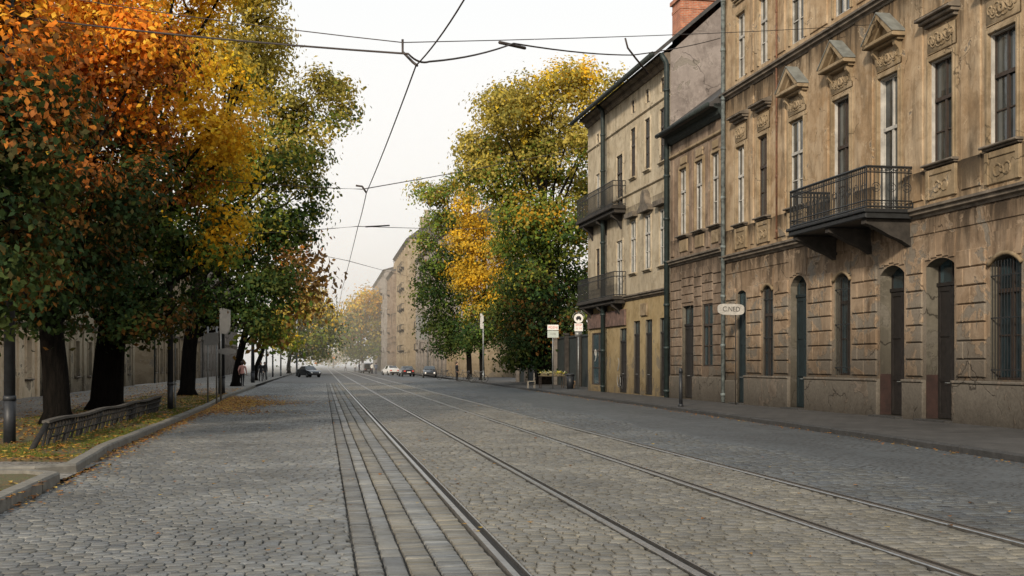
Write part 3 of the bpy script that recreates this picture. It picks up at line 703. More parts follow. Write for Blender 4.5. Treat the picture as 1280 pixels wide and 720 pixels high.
downpipe(b1, s1-.32, .15, ZT-.9, .085, 'pipe_old'); downpipe(b1, (cols[5]+cols[6])/2+.15, Z1+.3, ZT-.9, .035, 'rust', -.08, False)
# balcony
ya, yb = fs(1143), s1
ya = fs(1143); yb = None
d = 1.5; pB = Vector(ray(985)); 
def balc_y(x, off):
    d_ = Vector(ray(x)); t = (FA.dot(FN)-off)/d_.dot(FN); return (d_*t-FA).dot(FD)
yb = balc_y(985, d); zb = 5.86
g = B(); g.cbox(-d-.06, -.05, ya-.06, yb+.06, zb+.14, zb+.24, .02); g.cbox(-d, -.05, ya, yb, zb-.02, zb+.139, .03)
bal = g.build('balcony', M['ironwork'], b1)
g = B(); zr = zb+.24; top = zr+1.2; xr = -d+.06
path = [(-.02, ya+.06), (xr, ya+.06), (xr, yb-.06), (-.02, yb-.06)]
for (xa, y_a), (xb, y_b) in zip(path, path[1:]):
    L = math.hypot(xb-xa, y_b-y_a); n = int(L/.115)
    for z, r_ in ((top, .036), (top-.16, .02), (zr+.24, .02), (zr+.06, .026)): g.tube([(xa, y_a, z), (xb, y_b, z)], r_, 6)
    for i in range(n+1):
        f = i/n; x_, y_ = xa+(xb-xa)*f, y_a+(y_b-y_a)*f
        big = i % 8 == 0
        g.tube([(x_, y_, zr), (x_, y_, top)], .024 if big else .014, 5)
        if i < n:
            f2 = (i+.5)/n; x2, y2 = xa+(xb-xa)*f2, y_a+(y_b-y_a)*f2; ax = 'x' if abs(y_b-y_a) > abs(xb-xa) else 'y'
            g.ring((x2, y2, top-.08), .042, .008, ax, 10, 4); g.ring((x2, y2, zr+.13), .045, .008, ax, 10, 4)
            if i % 4 == 1: g.ring((x2, y2, zr+.62), .13, .01, ax, 12, 4); g.ring((x2, y2, zr+.62), .06, .01, ax, 10, 4)
g.build('railing', M['ironwork'], bal)
for f in (.06, .5, .94):
    yy = ya+(yb-ya)*f; g = B()
    g.prism_y([(-.001, zb-.03), (-d+.1, zb-.03), (-d+.1, zb-.16), (-d*.8, zb-.22), (-d*.6, zb-.36), (-d*.42, zb-.5), (-d*.2, zb-.62), (-.001, zb-.8)], yy-.14, yy+.14); g.build('bracket', M['soot_shade'], bal)

# ---- low house (pinkish brown)
b2 = empty('low_house', (FA.x, FA.y, 0), FROT)
tag(b2, 'lower two storey brown house with dark overhanging eaves between the two taller houses', 'building')
E2 = 12.35; L2 = 6.35; a0, a1 = s1+.012, s2-.012
wc = [fs(896), fs(875), fs(855)]; gop = []
g = B(); gr = [(fs(884.5)-.02, .62, 1.6, 4.27, 'window'), (fs(860), .75, .18, 4.3, 'door')]
facade(g, a0, a1, 0, L2, [(c-h, c+h, za, zb_, 0) for c, h, za, zb_, k in gr], .4, 0, 1)
e = [a0] + [q for c, h, *_ in gr for q in (c-h, c+h)] + [a1]
for k in range(0, len(e), 2): rustic(g, e[k]+.08, e[k+1]-.08, 1.2, 5.9, .42, .05)
for c, h, za, zb_, k in gr: rustic(g, c-h-.06, c+h+.06, zb_+.12, 5.9, .42, .05)
g.build('ground_floor_wall', [M['pinkish'], M['jamb']], b2)
g = B(); facade(g, a0, a1, L2, E2, [(c-.5, c+.5, 7.5, 10.5, 0) for c in wc], .32)
for k in [a0+.3] + [(p+q)/2 for p, q in zip(wc, wc[1:])] + [a1-.35]: g.cbox(-.06, -.001, k-.2, k+.2, L2+.3, 11.1, .02)
g.quad((0, a1, 0), (11, a1, 0), (11, a1, E2), (0, a1, E2)); g.quad((11, a0, 0), (11, a1, 0), (11, a1, E2), (11, a0, E2))
g.build('upper_wall', M['pinkish'], b2)
for c in wc:
    w = window(b2, c-.5, c+.5, 7.5, 10.5, .135, 'white_paint', 'glass', False, .66); surround(w, c-.5, c+.5, 7.5, 10.5, M['ochre_trim'], .15); sill(w, c-.5, c+.5, 7.5, M['cornice'])
    g = B(); g.cbox(-.06, -.002, c-.55, c+.55, 6.75, 7.3, .03); g.build('apron', M['ochre_trim'], w); g = B(); g.cbox(-.06, -.002, c-.45, c+.45, 10.7, 11.05, .03); g.build('frieze', M['ochre_trim'], w)
window(b2, gr[0][0]-.62, gr[0][0]+.62, 1.6, 4.27, .14, 'brown_paint', 'glass_dark', False)
door(b2, gr[1][0]-.75, gr[1][0]+.75, .18, 4.3, 'door_wood', .2, .9)
g = B(); g.cbox(-.1, -.001, a0, gr[1][0]-.8, 0, 1.15, .03); g.cbox(-.1, -.001, gr[1][0]+.8, a1, 0, 1.15, .03); g.build('plinth', M['plinth'], b2)
course(b2, a0, a1, L2-.15, PROF_S, M['cornice'], 'string_course'); course(b2, a0, a1, 11.2, [(.04, 0), (.1, .05), (.1, .14)], M['ochre_trim'], 'string_course')
course(b2, a0, a1, E2-.5, [(.08, 0), (.2, .12), (.24, .3), (.42, .36), (.44, .5)], M['gutter'])
g = B(); g.add([(-.62, a0, E2+.02), (-.62, a1, E2+.02), (5.5, a1, E2+4.6), (5.5, a0, E2+4.6), (11.4, a0, E2), (11.4, a1, E2), (-.62, a0, E2-.12), (-.62, a1, E2-.12)], [(0,1,2,3),(3,2,5,4),(0,6,7,1),(6,4,5,7),(6,0,3,4),(7,5,2,1)]); g.build('roof', M['slate'], b2)
g = B(); g.tube([(-.68, a0+.02, E2-.05), (-.68, a1-.02, E2-.08)], .1, 8); g.build('gutter', M['gutter'], b2, True)

# ---- cream house with gable
b3 = empty('gabled_house', (FA.x, FA.y, 0), FROT)
tag(b3, 'cream three storey house with yellow shop front, two side balconies and a bare grey gable', 'building')
E3 = 16.25; L3 = 5.1; q0, q1 = s2+.0, s3
g = B(); go = [(fs(828)-.4, .8, .18, 3.9, 'door'), (fs(811), .55, .18, 3.9, 'door'), (fs(796), .55, .18, 3.9, 'door'), (fs(779), .65, .18, 3.6, 'door'), (fs(748), 1.5, .5, 3.5, 'window')]
facade(g, q0, q1, 0, L3, [(c-h, c+h, za, zb_, 0) for c, h, za, zb_, k in go], .35, 0, 1)
g.build('ground_floor_wall', [M['yellow'], M['jamb']], b3)
for c, h, za, zb_, k in go:
    if k == 'door': door(b3, c-h, c+h, za, zb_, 'door_wood', .15)
    else: window(b3, c-h, c+h, za, zb_, .13, 'brown_paint', 'glass_dark', False)
ws = [fs(829), fs(810), fs(792)]; wd = [fs(775), fs(767)]; wl = [fs(748)]
op = []
for c in ws: op += [(c-.52, c+.52, 6.4, 9.1, 0), (c-.42, c+.42, 11.33, 13.85, 0), (c-.24, c+.24, 14.66, 15.3, 0)]
op += [(wd[0]-.6, wd[0]+.6, 5.4, 8.3, 0), (wd[0]-.6, wd[0]+.6, 10.2, 12.9, 0), (wl[0]-.4, wl[0]+.4, 6.0, 8.3, 0), (wl[0]-.4, wl[0]+.4, 10.3, 12.6, 0), (wl[0]-.25, wl[0]+.25, 14.2, 14.9, 0)]
g = B(); facade(g, q0, q1, L3, E3, op, .3)
g.quad((0, q1, 0), (11, q1, 0), (11, q1, E3), (0, q1, E3)); g.quad((11, q0, 0), (11, q1, 0), (11, q1, E3), (11, q0, E3)); g.add([(0, q1, E3), (11, q1, E3), (5.5, q1, E3+5)], [(0, 1, 2)])
g.build('upper_wall', M['cream'], b3)
g = B(); g.add([(.0, q0, 0), (11, q0, 0), (11, q0, E3), (5.5, q0, E3+5.0), (0, q0, E3)], [(0, 1, 2, 3, 4)]); g.build('gable_wall', M['gable'], b3)
for i, o in enumerate(op):
    small = o[3]-o[2] < 1.2; w = window(b3, *o[:4], .125, 'brown_paint' if i % 3 else 'white_paint', 'glass_dark', False, .66, not small)
    surround(w, *o[:4], M['cream'], .12, .03)
    if not small and o[2] > 6.2 and o[2] != 10.2: sill(w, o[0], o[1], o[2], M['cream'], .15, .16)
    if 6.3 < o[2] < 6.5:
        c = (o[0]+o[1])/2; g = B(); z = o[3]+.15
        g.prism_x([(c-.95, z), (c+.95, z), (c+.95, z+.14), (c+.5, z+.35), (c+.32, z+.85), (c, z+1.1), (c-.32, z+.85), (c-.5, z+.35), (c-.95, z+.14)] if i == 3 else [(c-.8, z), (c+.8, z), (c+.8, z+.25), (c-.8, z+.25)], -.3, -.003); g.build('window_hood', M['cornice'], w)
course(b3, q0, q1, L3-.1, PROF_S, M['cornice'], 'string_course'); course(b3, q0, q1, 14.25, [(.03, 0), (.09, .05), (.09, .12)], M['cream'], 'string_course'); course(b3, q0, q1, 10.5, [(.03, 0), (.09, .05), (.09, .12)], M['cream'], 'string_course')
course(b3, q0, q1, E3-.55, [(.08, 0), (.2, .12), (.25, .3), (.5, .36), (.52, .5)], M['cornice'])
g = B(); k = .14
g.add([(-.85, q0-.25, E3-.1), (-.85, q1+.4, E3-.1), (5.5, q1+.4, E3+5.35), (5.5, q0-.25, E3+5.35), (11.6, q0-.25, E3-.1), (11.6, q1+.4, E3-.1),
       (-.85, q0-.25, E3-.3), (-.85, q1+.4, E3-.3), (5.5, q1+.4, E3+5.12), (5.5, q0-.25, E3+5.12), (11.6, q0-.25, E3-.3), (11.6, q1+.4, E3-.3)],
      [(0,1,2,3),(3,2,5,4),(6,9,8,7),(9,10,11,8),(0,6,7,1),(0,3,9,6),(3,4,10,9),(1,7,8,2),(2,8,11,5),(4,5,11,10)])
g.build('roof', M['slate'], b3)
g = B(); g.tube([(-.93, q0-.2, E3-.18), (-.93, q1+.35, E3-.22)], .12, 8); g.build('gutter', M['gutter'], b3, True)
yc = q0+3.3; g = B(); g.box(1.6, 3.4, yc, yc+1.3, E3+.8, E3+3.55); g.box(1.5, 3.5, yc-.1, yc+1.4, E3+3.551, E3+3.75); g.box(1.58, 3.42, yc-.03, yc+1.33, E3+3.1, E3+3.25); ch = g.build('chimney', M['brick'], b3)
downpipe(b3, q0-.05, .15, E3-.6, .12, 'pipe', -.2); downpipe(b3, fs(760), .15, E3-.6, .12, 'pipe', -.3)
for z, dd, i in ((9.95, .8, 0), (5.16, .75, 1)):
    ya, yb = fs(783), q1-.15; g = B(); g.cbox(-dd, -.05, ya, yb, z-.05, z+.14, .03); g.cbox(-dd*.8, -.05, ya+.1, yb-.1, z-.25, z-.051, .03); bal = g.build('balcony', M['soot_shade'], b3)
    g = B(); zr, top, xr = z+.14, z+1.42, -dd+.08; path = [(-.02, ya+.06), (xr, ya+.06), (xr, yb-.06), (-.02, yb-.06)]
    for (xa, y_a), (xb, y_b) in zip(path, path[1:]):
        n = max(2, int(math.hypot(xb-xa, y_b-y_a)/.16))
        for zz in (top, top-.25, zr+.06): g.tube([(xa, y_a, zz), (xb, y_b, zz)], .025, 5)
        for k in range(n+1): g.tube([(xa+(xb-xa)*k/n, y_a+(y_b-y_a)*k/n, zr), (xa+(xb-xa)*k/n, y_a+(y_b-y_a)*k/n, top)], .016, 4)
    g.build('railing', M['ironwork'], bal)
    for f in (.12, .5, .88):
        yy = ya+(yb-ya)*f; g = B(); g.prism_y([(-.001, z-.26), (-dd*.75, z-.26), (-dd*.7, z-.4), (-dd*.3, z-.6), (-.001, z-1.05)], yy-.13, yy+.13); g.build('bracket', M['soot_shade'], bal)
g = B(); rr = random.Random(4)
for k in range(5):
    g = B(); yy, zz = rr.uniform(fs(783), q1-1.2), rr.uniform(.6, 2.6); a = rr.uniform(0, 6)
    g.tube([(-.010, yy+.55*t*math.cos(a)+.18*math.sin(5*t+k), zz+.35*math.sin(3.5*t+a)) for t in np.linspace(0, 1.4, 9)], .022, 4); g.build('graffiti', M[('sign_back', 'sign_back2', 'sign_dirty')[k % 3]], b3)

g = B(); g.cbox(-.12, -.01, fs(783), q1-.3, 3.75, 4.6, .02); g.build('shop_fascia', simple('faded brown fascia', (.12, .075, .06), .8, .6, 3), b3)
g = B(); g.cbox(-.10, -.01, fs(806.5)-.5, fs(806.5)+.6, 4.1, 4.75, .04); g.build('plaque', M['ochre_trim'], b3)

# ---- simpler houses (left side and far right)
def plain_house(name, label, loc, rz, L, depth, Ht, mat, nb, floors, seed, roof=3.5, chim=1, doorcols=(1,), wz=2.0, pil=True, ground_mat=None):
    r_ = random.Random(seed); root = empty(name, (*loc, 0), rz); tag(root, label, 'building')
    fh = (Ht-.6)/floors; bay = L/nb; op = []; W = []
    for i in range(nb):
        c = bay*(i+.5)
        for f in range(floors):
            if f == 0 and i in doorcols: o = (c-.65, c+.65, .15, min(3.2, fh*.82), 0)
            else: o = (c-(.66 if loc[0] > 0 else .52), c+(.66 if loc[0] > 0 else .52), f*fh+(1.15 if f else 1.0), f*fh+min(fh*.86, 1.0+wz), 0)
            op.append(o); W.append((f, i, o))
    g = B(); far = loc[0] > 0; rv = .11 if far else .28; facade(g, 0, L, 0, Ht, op, rv)
    g.quad((0, 0, 0), (depth, 0, 0), (depth, 0, Ht), (0, 0, Ht)); g.quad((0, L, 0), (depth, L, 0), (depth, L, Ht), (0, L, Ht)); g.quad((depth, 0, 0), (depth, L, 0), (depth, L, Ht), (depth, 0, Ht))
    if pil:
        for i in range(nb+1):
            yy = min(max(bay*i, .25), L-.25); g.cbox(-.12 if loc[0] < 0 else -.34, -.001, yy-.25, yy+.25, 0, Ht-.7, .03)
    g.build('wall', mat, root)
    for f, i, o in W:
        if f == 0 and i in doorcols: door(root, *o[:4], 'door_wood', rv)
        else:
            w = window(root, *o[:4], rv, r_.choice(['white_paint', 'brown_paint']), 'glass_dark' if far else r_.choice(['glass', 'glass_dark']), False)
            if not far: surround(w, *o[:4], mat, .13, .05)
            sill(w, o[0], o[1], o[2], M['cornice'], .15, .16)
    course(root, 0, L, fh-.25, PROF_S, M['cornice'], 'string_course'); course(root, 0, L, Ht-.64, PROF_B, M['cornice'])
    g = B(); g.add([(-.6, -.1, Ht+.02), (-.6, L+.1, Ht+.02), (depth/2, L+.1, Ht+roof), (depth/2, -.1, Ht+roof), (depth+.3, -.1, Ht), (depth+.3, L+.1, Ht)], [(0,1,2,3),(3,2,5,4),(1,5,2),(0,3,4),(0,4,5,1)]); g.build('roof', M['slate'], root)
    for k in range(chim):
        yy = L*(.25+.5*k/max(1, chim)) ; g = B(); g.box(depth*.3, depth*.3+.9, yy, yy+.9, Ht+roof*.3, Ht+roof+1.4); g.box(depth*.3-.08, depth*.3+.98, yy-.08, yy+.98, Ht+roof+1.401, Ht+roof+1.6); g.build('chimney', M['brick'] if seed % 2 else mat, root)
    if loc[0] > 0 and Ht > 10:                                     # stacked balconies stand out along the far fronts
        for i in r_.sample(range(nb), max(2, nb//3)):
            for f in range(1, floors):
                c = bay*(i+.5); z = f*fh+.25; g = B(); g.cbox(-.85, -.01, c-.95, c+.95, z, z+.16, .02); g.prism_y([(-.012, z-.01), (-.7, z-.01), (-.012, z-.6)], c-.5, c-.3); g.prism_y([(-.012, z-.01), (-.7, z-.01), (-.012, z-.6)], c+.3, c+.5)
                for k in range(9): yy = c-.9+k*.225; g.tube([(-.8, yy, z+.16), (-.8, yy, z+1.1)], .02, 4)
                g.tube([(-.02, c-.9, z+1.1), (-.8, c-.9, z+1.1), (-.8, c+.9, z+1.1), (-.02, c+.9, z+1.1)], .035, 4); g.build('balcony', M['soot_shade'], root)
    downpipe(root, L-.2, .1, Ht-.8, .06, 'pipe', -.2)
    return root
LX = -13.9
plain_house('corner_house', 'pale peach rendered house behind the left trees, nearest on the left side', (LX, 62), math.pi, 34, 11, 11.5, M['left_cream'], 9, 3, 3, 3.2, 2, (2, 6))
plain_house('row_house', 'cream row house with dark doors behind the left trees, before the side street', (LX, 92), math.pi, 29.8, 11, 12.5, M['cream'], 8, 3, 4, 3.4, 2, (1, 3, 6))
plain_house('row_house', 'tan house on the left beyond the side street, half hidden by hazy trees', (LX, 140), math.pi, 38, 11, 13.5, M['far_tan'], 10, 3, 5, 3.4, 2, (2, 5))
plain_house('row_house', 'grey house farthest along the left side behind hazy trees', (LX, 200), math.pi, 58, 11, 14, M['far_grey'], 14, 3, 6, 3.4, 2, (2, 5))
FXR = 15.2
def yx(x): # distance at which the far right fronts cross photo column x
    d = ray(x); return FXR*d[1]/d[0]
def yx2(x, X): d = ray(x); return X*d[1]/d[0]
ya = yx2(562, 16.6); yb = yx2(517, 15.9)
plain_house('terrace_house', 'grey brown terrace house nearest beyond the right trees, with a red brick chimney', (16.6, ya), 0, yb-ya-.05, 12, 20.0, M['far_grey'], 9, 5, 11, 3.0, 1, (1, 4), 2.2)
plain_house('terrace_house', 'tan terrace house, second beyond the right trees and tallest, with twin chimneys', (15.2, yb), 0, yx2(494, 15.2)-yb-.05, 12, 24.0, M['far_tan'], 9, 6, 12, 5.0, 2, (2, 6), 2.2)
plain_house('terrace_house', 'pinkish grey terrace house third along the far right side', (14.5, yx2(493, 14.5)+1), 0, yx2(483, 14.5)-yx2(493, 14.5)-1, 12, 21.0, M['pinkish'], 6, 5, 13, 3.0, 1, (2,), 2.2)
plain_house('terrace_house', 'pale grey terrace house farthest along the right side of the street', (13.9, yx2(482, 13.9)+1), 0, 60, 12, 23.0, M['far_grey'], 9, 5, 16, 2.0, 1, (2, 6), 2.4)
plain_house('corner_shop', 'low cream corner shop beside the dark green tree on the right', (FXR+1.2, ya-17), 0, 16.0, 8, 5.6, M['far_tan'], 5, 1, 14, 2.0, 0, (1, 3), 2.2)

# dark yard wall behind the right-hand trees
yw0 = s3 + .3; root = empty('yard_wall', (FA.x, FA.y, 0), FROT); tag(root, 'dark yard wall with pale pillars under the big yellow tree', 'wall')
ye = yw0 + 36; g = B(); g.box(2.6, 2.9, yw0, ye, 0, 3.6); g.box(2.52, 2.98, yw0, ye, 3.601, 3.75); g.build('wall_panel', simple('dark green black boards', (.02, .026, .026), .8, .5, 3), root)
for k in range(10):
    yy = yw0 + .5 + k*3.8; g = B(); g.cbox(2.3, 2.55, yy-.25, yy+.25, 0, 3.8, .03); g.cbox(2.22, 2.56, yy-.33, yy+.33, 3.801, 3.95, .03); g.build('pillar', M['soot_shade'] if k < 5 else M['far_grey'], root)  # pillars nearest the house coloured near black for the gloom under the tree

# ------------------------------------------------------------------ trees
def leaves(blobs, leaf, pal, dens=4.0, per=46, flat=.6, zlo=0, zhi=1):
    P, Cc, Nn, tw = [], [], [], []
    for (c, rad, key) in blobs:
        sig = 3.3*leaf; ns = max(5, int(dens*1.05*(rad/sig)**2))
        d = rng.normal(size=(ns, 3)); d /= np.linalg.norm(d, axis=1)[:, None]; d[:, 2] *= .9
        rr = rad*(.35+.68*rng.random(ns)**.55)
        cen = np.array(c) + d*rr[:, None]
        tw.append((np.array(c), cen[:max(3, ns//6)]))
        k = rng.integers(int(per*1.0), int(per*2.0), ns); idx = np.repeat(np.arange(ns), k); n = len(idx)
        off = rng.normal(size=(n, 3))*sig*np.array([.62, .62, .62*flat]); off[:, 2] -= .25*np.hypot(off[:, 0], off[:, 1])
        p = cen[idx] + off
        jit = rng.normal(0, 1, ns)[idx]
        Cc.append(pal(p, jit, np.where(rng.random(n) < .82, rng.random(ns)[idx], rng.random(n)), key)); P.append(p); o = d[idx]*.7 + off/sig*.9 + rng.normal(size=(n, 3))*.55 + np.array([0, 0, .6]); Nn.append(o)
    P = np.concatenate(P); Cc = np.concatenate(Cc); Nn = np.concatenate(Nn); Nn /= np.linalg.norm(Nn, axis=1)[:, None] + 1e-9
    n = len(P); t = rng.normal(size=(n, 3)); t -= Nn*np.sum(t*Nn, 1)[:, None]; t /= np.linalg.norm(t, axis=1)[:, None] + 1e-9; b = np.cross(Nn, t)
    L = (leaf*rng.uniform(.65, 1.3, n))[:, None]
    V = np.stack([P - t*L*.5, P - b*L*.3 + Nn*L*.06 - t*L*.05, P + t*L*.5 - Nn*L*.08, P + b*L*.3 + Nn*L*.06 - t*L*.05], 1)
    return V.reshape(-1, 3), np.repeat(Cc, 4, 0), tw
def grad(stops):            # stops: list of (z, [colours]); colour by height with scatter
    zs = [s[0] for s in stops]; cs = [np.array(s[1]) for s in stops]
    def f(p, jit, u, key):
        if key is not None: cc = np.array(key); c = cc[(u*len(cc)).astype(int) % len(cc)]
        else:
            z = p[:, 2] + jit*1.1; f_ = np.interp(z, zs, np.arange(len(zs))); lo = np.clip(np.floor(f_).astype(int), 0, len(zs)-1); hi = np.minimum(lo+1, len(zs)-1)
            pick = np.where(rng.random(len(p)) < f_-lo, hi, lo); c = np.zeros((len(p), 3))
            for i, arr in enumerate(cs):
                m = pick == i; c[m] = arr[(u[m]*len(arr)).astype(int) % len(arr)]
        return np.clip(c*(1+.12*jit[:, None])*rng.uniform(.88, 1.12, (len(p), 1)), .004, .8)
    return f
def tree(name, label, base, r0, blobs, leaf, pal, th=None, dens=4.0, per=46, group='trees along the street', lean=(0, 0), flat=.6, cat='tree', limbs=True):
    root = empty(name, (base[0], base[1], 0)); tag(root, label, cat, group)
    o = np.array([base[0], base[1], 0.0]); bl = [(np.array(c)-o, r_, k) for c, r_, k in blobs]
    V, col, tw = leaves(bl, leaf, pal, dens, per, flat)
    zmax = max(c[2]+r_*.3 for c, r_, k in bl); cx = np.mean([c[:2] for c, r_, k in bl], axis=0)
    g = B(); th = th or zmax*.3; rr = random.Random(int(base[1]*10)); N = 9; ax = []
    for i in range(N):
        f = i/(N-1); z = .0 + f*zmax*.92; k = max(0, f-.18)
        ax.append(Vector((cx[0]*k*.9 + .14*math.sin(f*7+base[1]), cx[1]*k*.9 + .14*math.cos(f*6), z)))
    rads = [r0*(1.6 if i == 0 else 1.0)*(1-i/(N-1))**.75 + .03 for i in range(N)]
    ax.insert(1, Vector((ax[0].x, ax[0].y, .45))); rads.insert(1, r0*1.08)
    g.tube(ax, rads, 12)
    if limbs:
        for c, r_, k in bl:
            zc = min(max(th*.75, c[2]*.55), zmax*.85); f = zc/(zmax*.92); kk = max(0, f-.18)
            s_ = Vector((cx[0]*kk*.9 + .14*math.sin(f*7+base[1]), cx[1]*kk*.9 + .14*math.cos(f*6), zc)); e_ = Vector(c); m = s_.lerp(e_, .5) + Vector((rr.uniform(-.3, .3), rr.uniform(-.3, .3), rr.uniform(.0, .5)))
            q = r0*.34*max(.35, 1-f*.6)
            g.tube([s_, s_.lerp(m, .55), m, m.lerp(e_, .6), e_], [q, q*.75, q*.55, q*.4, q*.2], 6)
        for c, cen in tw:
            for e_ in cen:
                c_, e2 = Vector(c), Vector(e_); m = c_.lerp(e2, .5) + Vector((rr.uniform(-.15, .15), rr.uniform(-.15, .15), rr.uniform(-.1, .2)))
                g.tube([c_, m, e2], [r0*.09+.006, r0*.06+.005, .006], 4, False)
    g.build('trunk', M['bark'], root, True)
    np_mesh('crown', V, np.arange(len(V)).reshape(-1, 4), M['leaf'], root, col)
    return root
def blobs_at(Y, lst, seed=0, spread=1.0):
    r_ = random.Random(seed); out = []
    for q in lst:
        x, y, rp = q[:3]; key = q[3] if len(q) > 3 else None; dY = q[4] if len(q) > 4 else r_.uniform(-1, 1)*spread
        s = scale_at(x, Y); out.append((tuple(at(x, y, Y+dY)), rp/s, key))
    return out
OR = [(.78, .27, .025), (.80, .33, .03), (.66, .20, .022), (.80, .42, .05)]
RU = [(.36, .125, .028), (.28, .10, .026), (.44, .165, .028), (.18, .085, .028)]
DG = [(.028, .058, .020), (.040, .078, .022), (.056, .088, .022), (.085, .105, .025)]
DK = [(.024, .046, .018), (.034, .060, .020), (.050, .070, .020), (.06, .055, .02), (.16, .08, .022)]  # deep leaf greens, with the shade low in the crowns painted in too
MG = [(.125, .185, .030), (.18, .22, .034), (.09, .15, .030), (.26, .25, .04)]
YE = [(.76, .50, .035), (.78, .43, .025), (.68, .48, .045), (.62, .45, .045)]
GY2 = [(.66, .43, .035), (.60, .37, .03), (.50, .33, .04), (.40, .30, .05)]
GO = [(.60, .33, .025), (.66, .40, .03), (.50, .28, .025)]
OL = [(.29, .25, .055), (.38, .31, .065), (.22, .20, .045), (.46, .37, .085)]
BR = [(.19, .10, .03), (.24, .13, .035), (.13, .08, .03)]
t1 = G(63, 530); 
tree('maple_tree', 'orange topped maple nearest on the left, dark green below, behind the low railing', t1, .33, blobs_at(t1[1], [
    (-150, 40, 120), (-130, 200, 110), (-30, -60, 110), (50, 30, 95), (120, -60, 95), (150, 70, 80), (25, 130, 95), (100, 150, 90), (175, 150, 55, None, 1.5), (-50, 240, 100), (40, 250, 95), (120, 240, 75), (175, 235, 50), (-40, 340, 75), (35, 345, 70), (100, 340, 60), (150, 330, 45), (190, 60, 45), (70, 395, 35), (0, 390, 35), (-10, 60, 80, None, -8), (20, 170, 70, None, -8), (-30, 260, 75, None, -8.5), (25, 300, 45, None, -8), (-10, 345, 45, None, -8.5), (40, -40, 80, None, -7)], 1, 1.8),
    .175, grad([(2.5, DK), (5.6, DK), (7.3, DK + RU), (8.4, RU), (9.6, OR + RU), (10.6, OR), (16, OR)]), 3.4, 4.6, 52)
t2 = G(137, 512)
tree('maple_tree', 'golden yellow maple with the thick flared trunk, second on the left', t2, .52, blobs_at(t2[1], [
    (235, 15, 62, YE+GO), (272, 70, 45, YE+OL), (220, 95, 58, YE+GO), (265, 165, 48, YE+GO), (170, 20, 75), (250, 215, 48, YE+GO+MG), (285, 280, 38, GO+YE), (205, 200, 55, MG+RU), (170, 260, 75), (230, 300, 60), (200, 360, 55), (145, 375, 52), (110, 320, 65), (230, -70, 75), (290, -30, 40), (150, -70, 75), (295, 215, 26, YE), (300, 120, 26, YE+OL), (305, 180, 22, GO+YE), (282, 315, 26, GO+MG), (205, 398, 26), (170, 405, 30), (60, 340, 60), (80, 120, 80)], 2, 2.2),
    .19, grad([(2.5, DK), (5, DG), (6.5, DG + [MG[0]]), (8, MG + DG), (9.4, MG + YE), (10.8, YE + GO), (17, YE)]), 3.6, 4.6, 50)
t3 = G(236, 494)
tree('lime_tree', 'olive green lime tree with a branch reaching over the street, third on the left', t3, .36, blobs_at(t3[1], [
    (322, 30, 40), (362, 135, 38), (398, 108, 26), (422, 104, 20), (428, 135, 13), (408, 150, 15), (338, 195, 50), (378, 200, 32), (328, 265, 48), (360, 285, 30), (310, 335, 42), (338, 350, 36), (300, 390, 30), (325, 400, 22), (300, 90, 50), (300, -40, 50), (335, -10, 22), (335, 80, 34), (392, 232, 18), (385, 260, 15), (285, 300, 45), (280, 200, 55), (262, 380, 36), (375, 165, 28)], 3, 2.0),
    .225, grad([(3, DG), (7, DG), (10, DG + MG), (13, MG + OL), (16, OL), (22, OL + [YE[3]])]), 4.0, 5.6, 52)
t4 = (-6.2, 88.0)
tree('chestnut_tree', 'rust brown tree leaning into the street behind the olive lime tree', t4, .28, blobs_at(t4[1], [
    (372, 322, 26), (384, 345, 16), (352, 345, 28), (345, 385, 24), (365, 372, 18), (330, 410, 22), (350, 300, 25)], 4, 2.0),
    .46, grad([(3, MG + BR), (8, BR), (14, BR + RU)]), 4.0, 4.2, 40)
t5 = (-6.4, 118.0)
tree('lime_tree', 'yellowish lime tree on the left pavement beyond the rust brown one', t5, .26, blobs_at(t5[1], [
    (352, 405, 16, OL+YE), (340, 420, 14), (358, 425, 10), (330, 395, 18), (362, 385, 16, OL)], 5, 2.0), .4, grad([(3, MG), (8, OL), (14, OL + YE)]), 4.0, 4, 36)
t6 = (-5.6, 205.0)
tree('hazy_tree', 'hazy tree left of the far tram tracks, yellow above and bluish green below', t6, .3, blobs_at(t6[1], [
    (392, 385, 24), (380, 412, 22), (404, 398, 18), (372, 380, 18), (408, 424, 13), (398, 430, 16), (374, 432, 14), (390, 368, 16), (358, 395, 18)], 6, 4), .6, grad([(3, MG), (7, MG + DG), (11, OL + YE), (20, YE)]), 5, 7, 50)
t6 = (9.2, 290.0)
tree('hazy_tree', 'hazy tree right of the far tram tracks with an orange patch', t6, .3, blobs_at(t6[1], [
    (455, 378, 22), (440, 398, 20), (464, 405, 20), (432, 422, 17), (450, 428, 22), (470, 372, 14), (441, 412, 14, OR + RU), (470, 430, 16), (424, 405, 12)], 7, 4), .75, grad([(3, MG), (9, MG + OL), (13, OL + GO), (24, GO + YE)]), 5, 7, 50)
tree('hazy_tree', 'low faint warm tree closing the gap at the very end of the street', (4.0, 470.0), .3, blobs_at(470, [(402, 441, 10), (412, 445, 8), (424, 441, 10), (435, 437, 11), (394, 436, 10)], 8, 4), 1.0, grad([(0, OL + BR), (30, GO + OR)]), 4.0, 6, 40)
tree('hazy_tree', 'faint tree at the left of the street end behind the yellow hazy one', (-8.5, 300.0), .3, blobs_at(300, [(385, 425, 18), (370, 410, 20), (392, 440, 12), (355, 420, 20)], 9, 4), .8, grad([(0, MG + OL), (30, GO + OR)]), 5, 7, 40)
r1 = (17.2, 92.0)
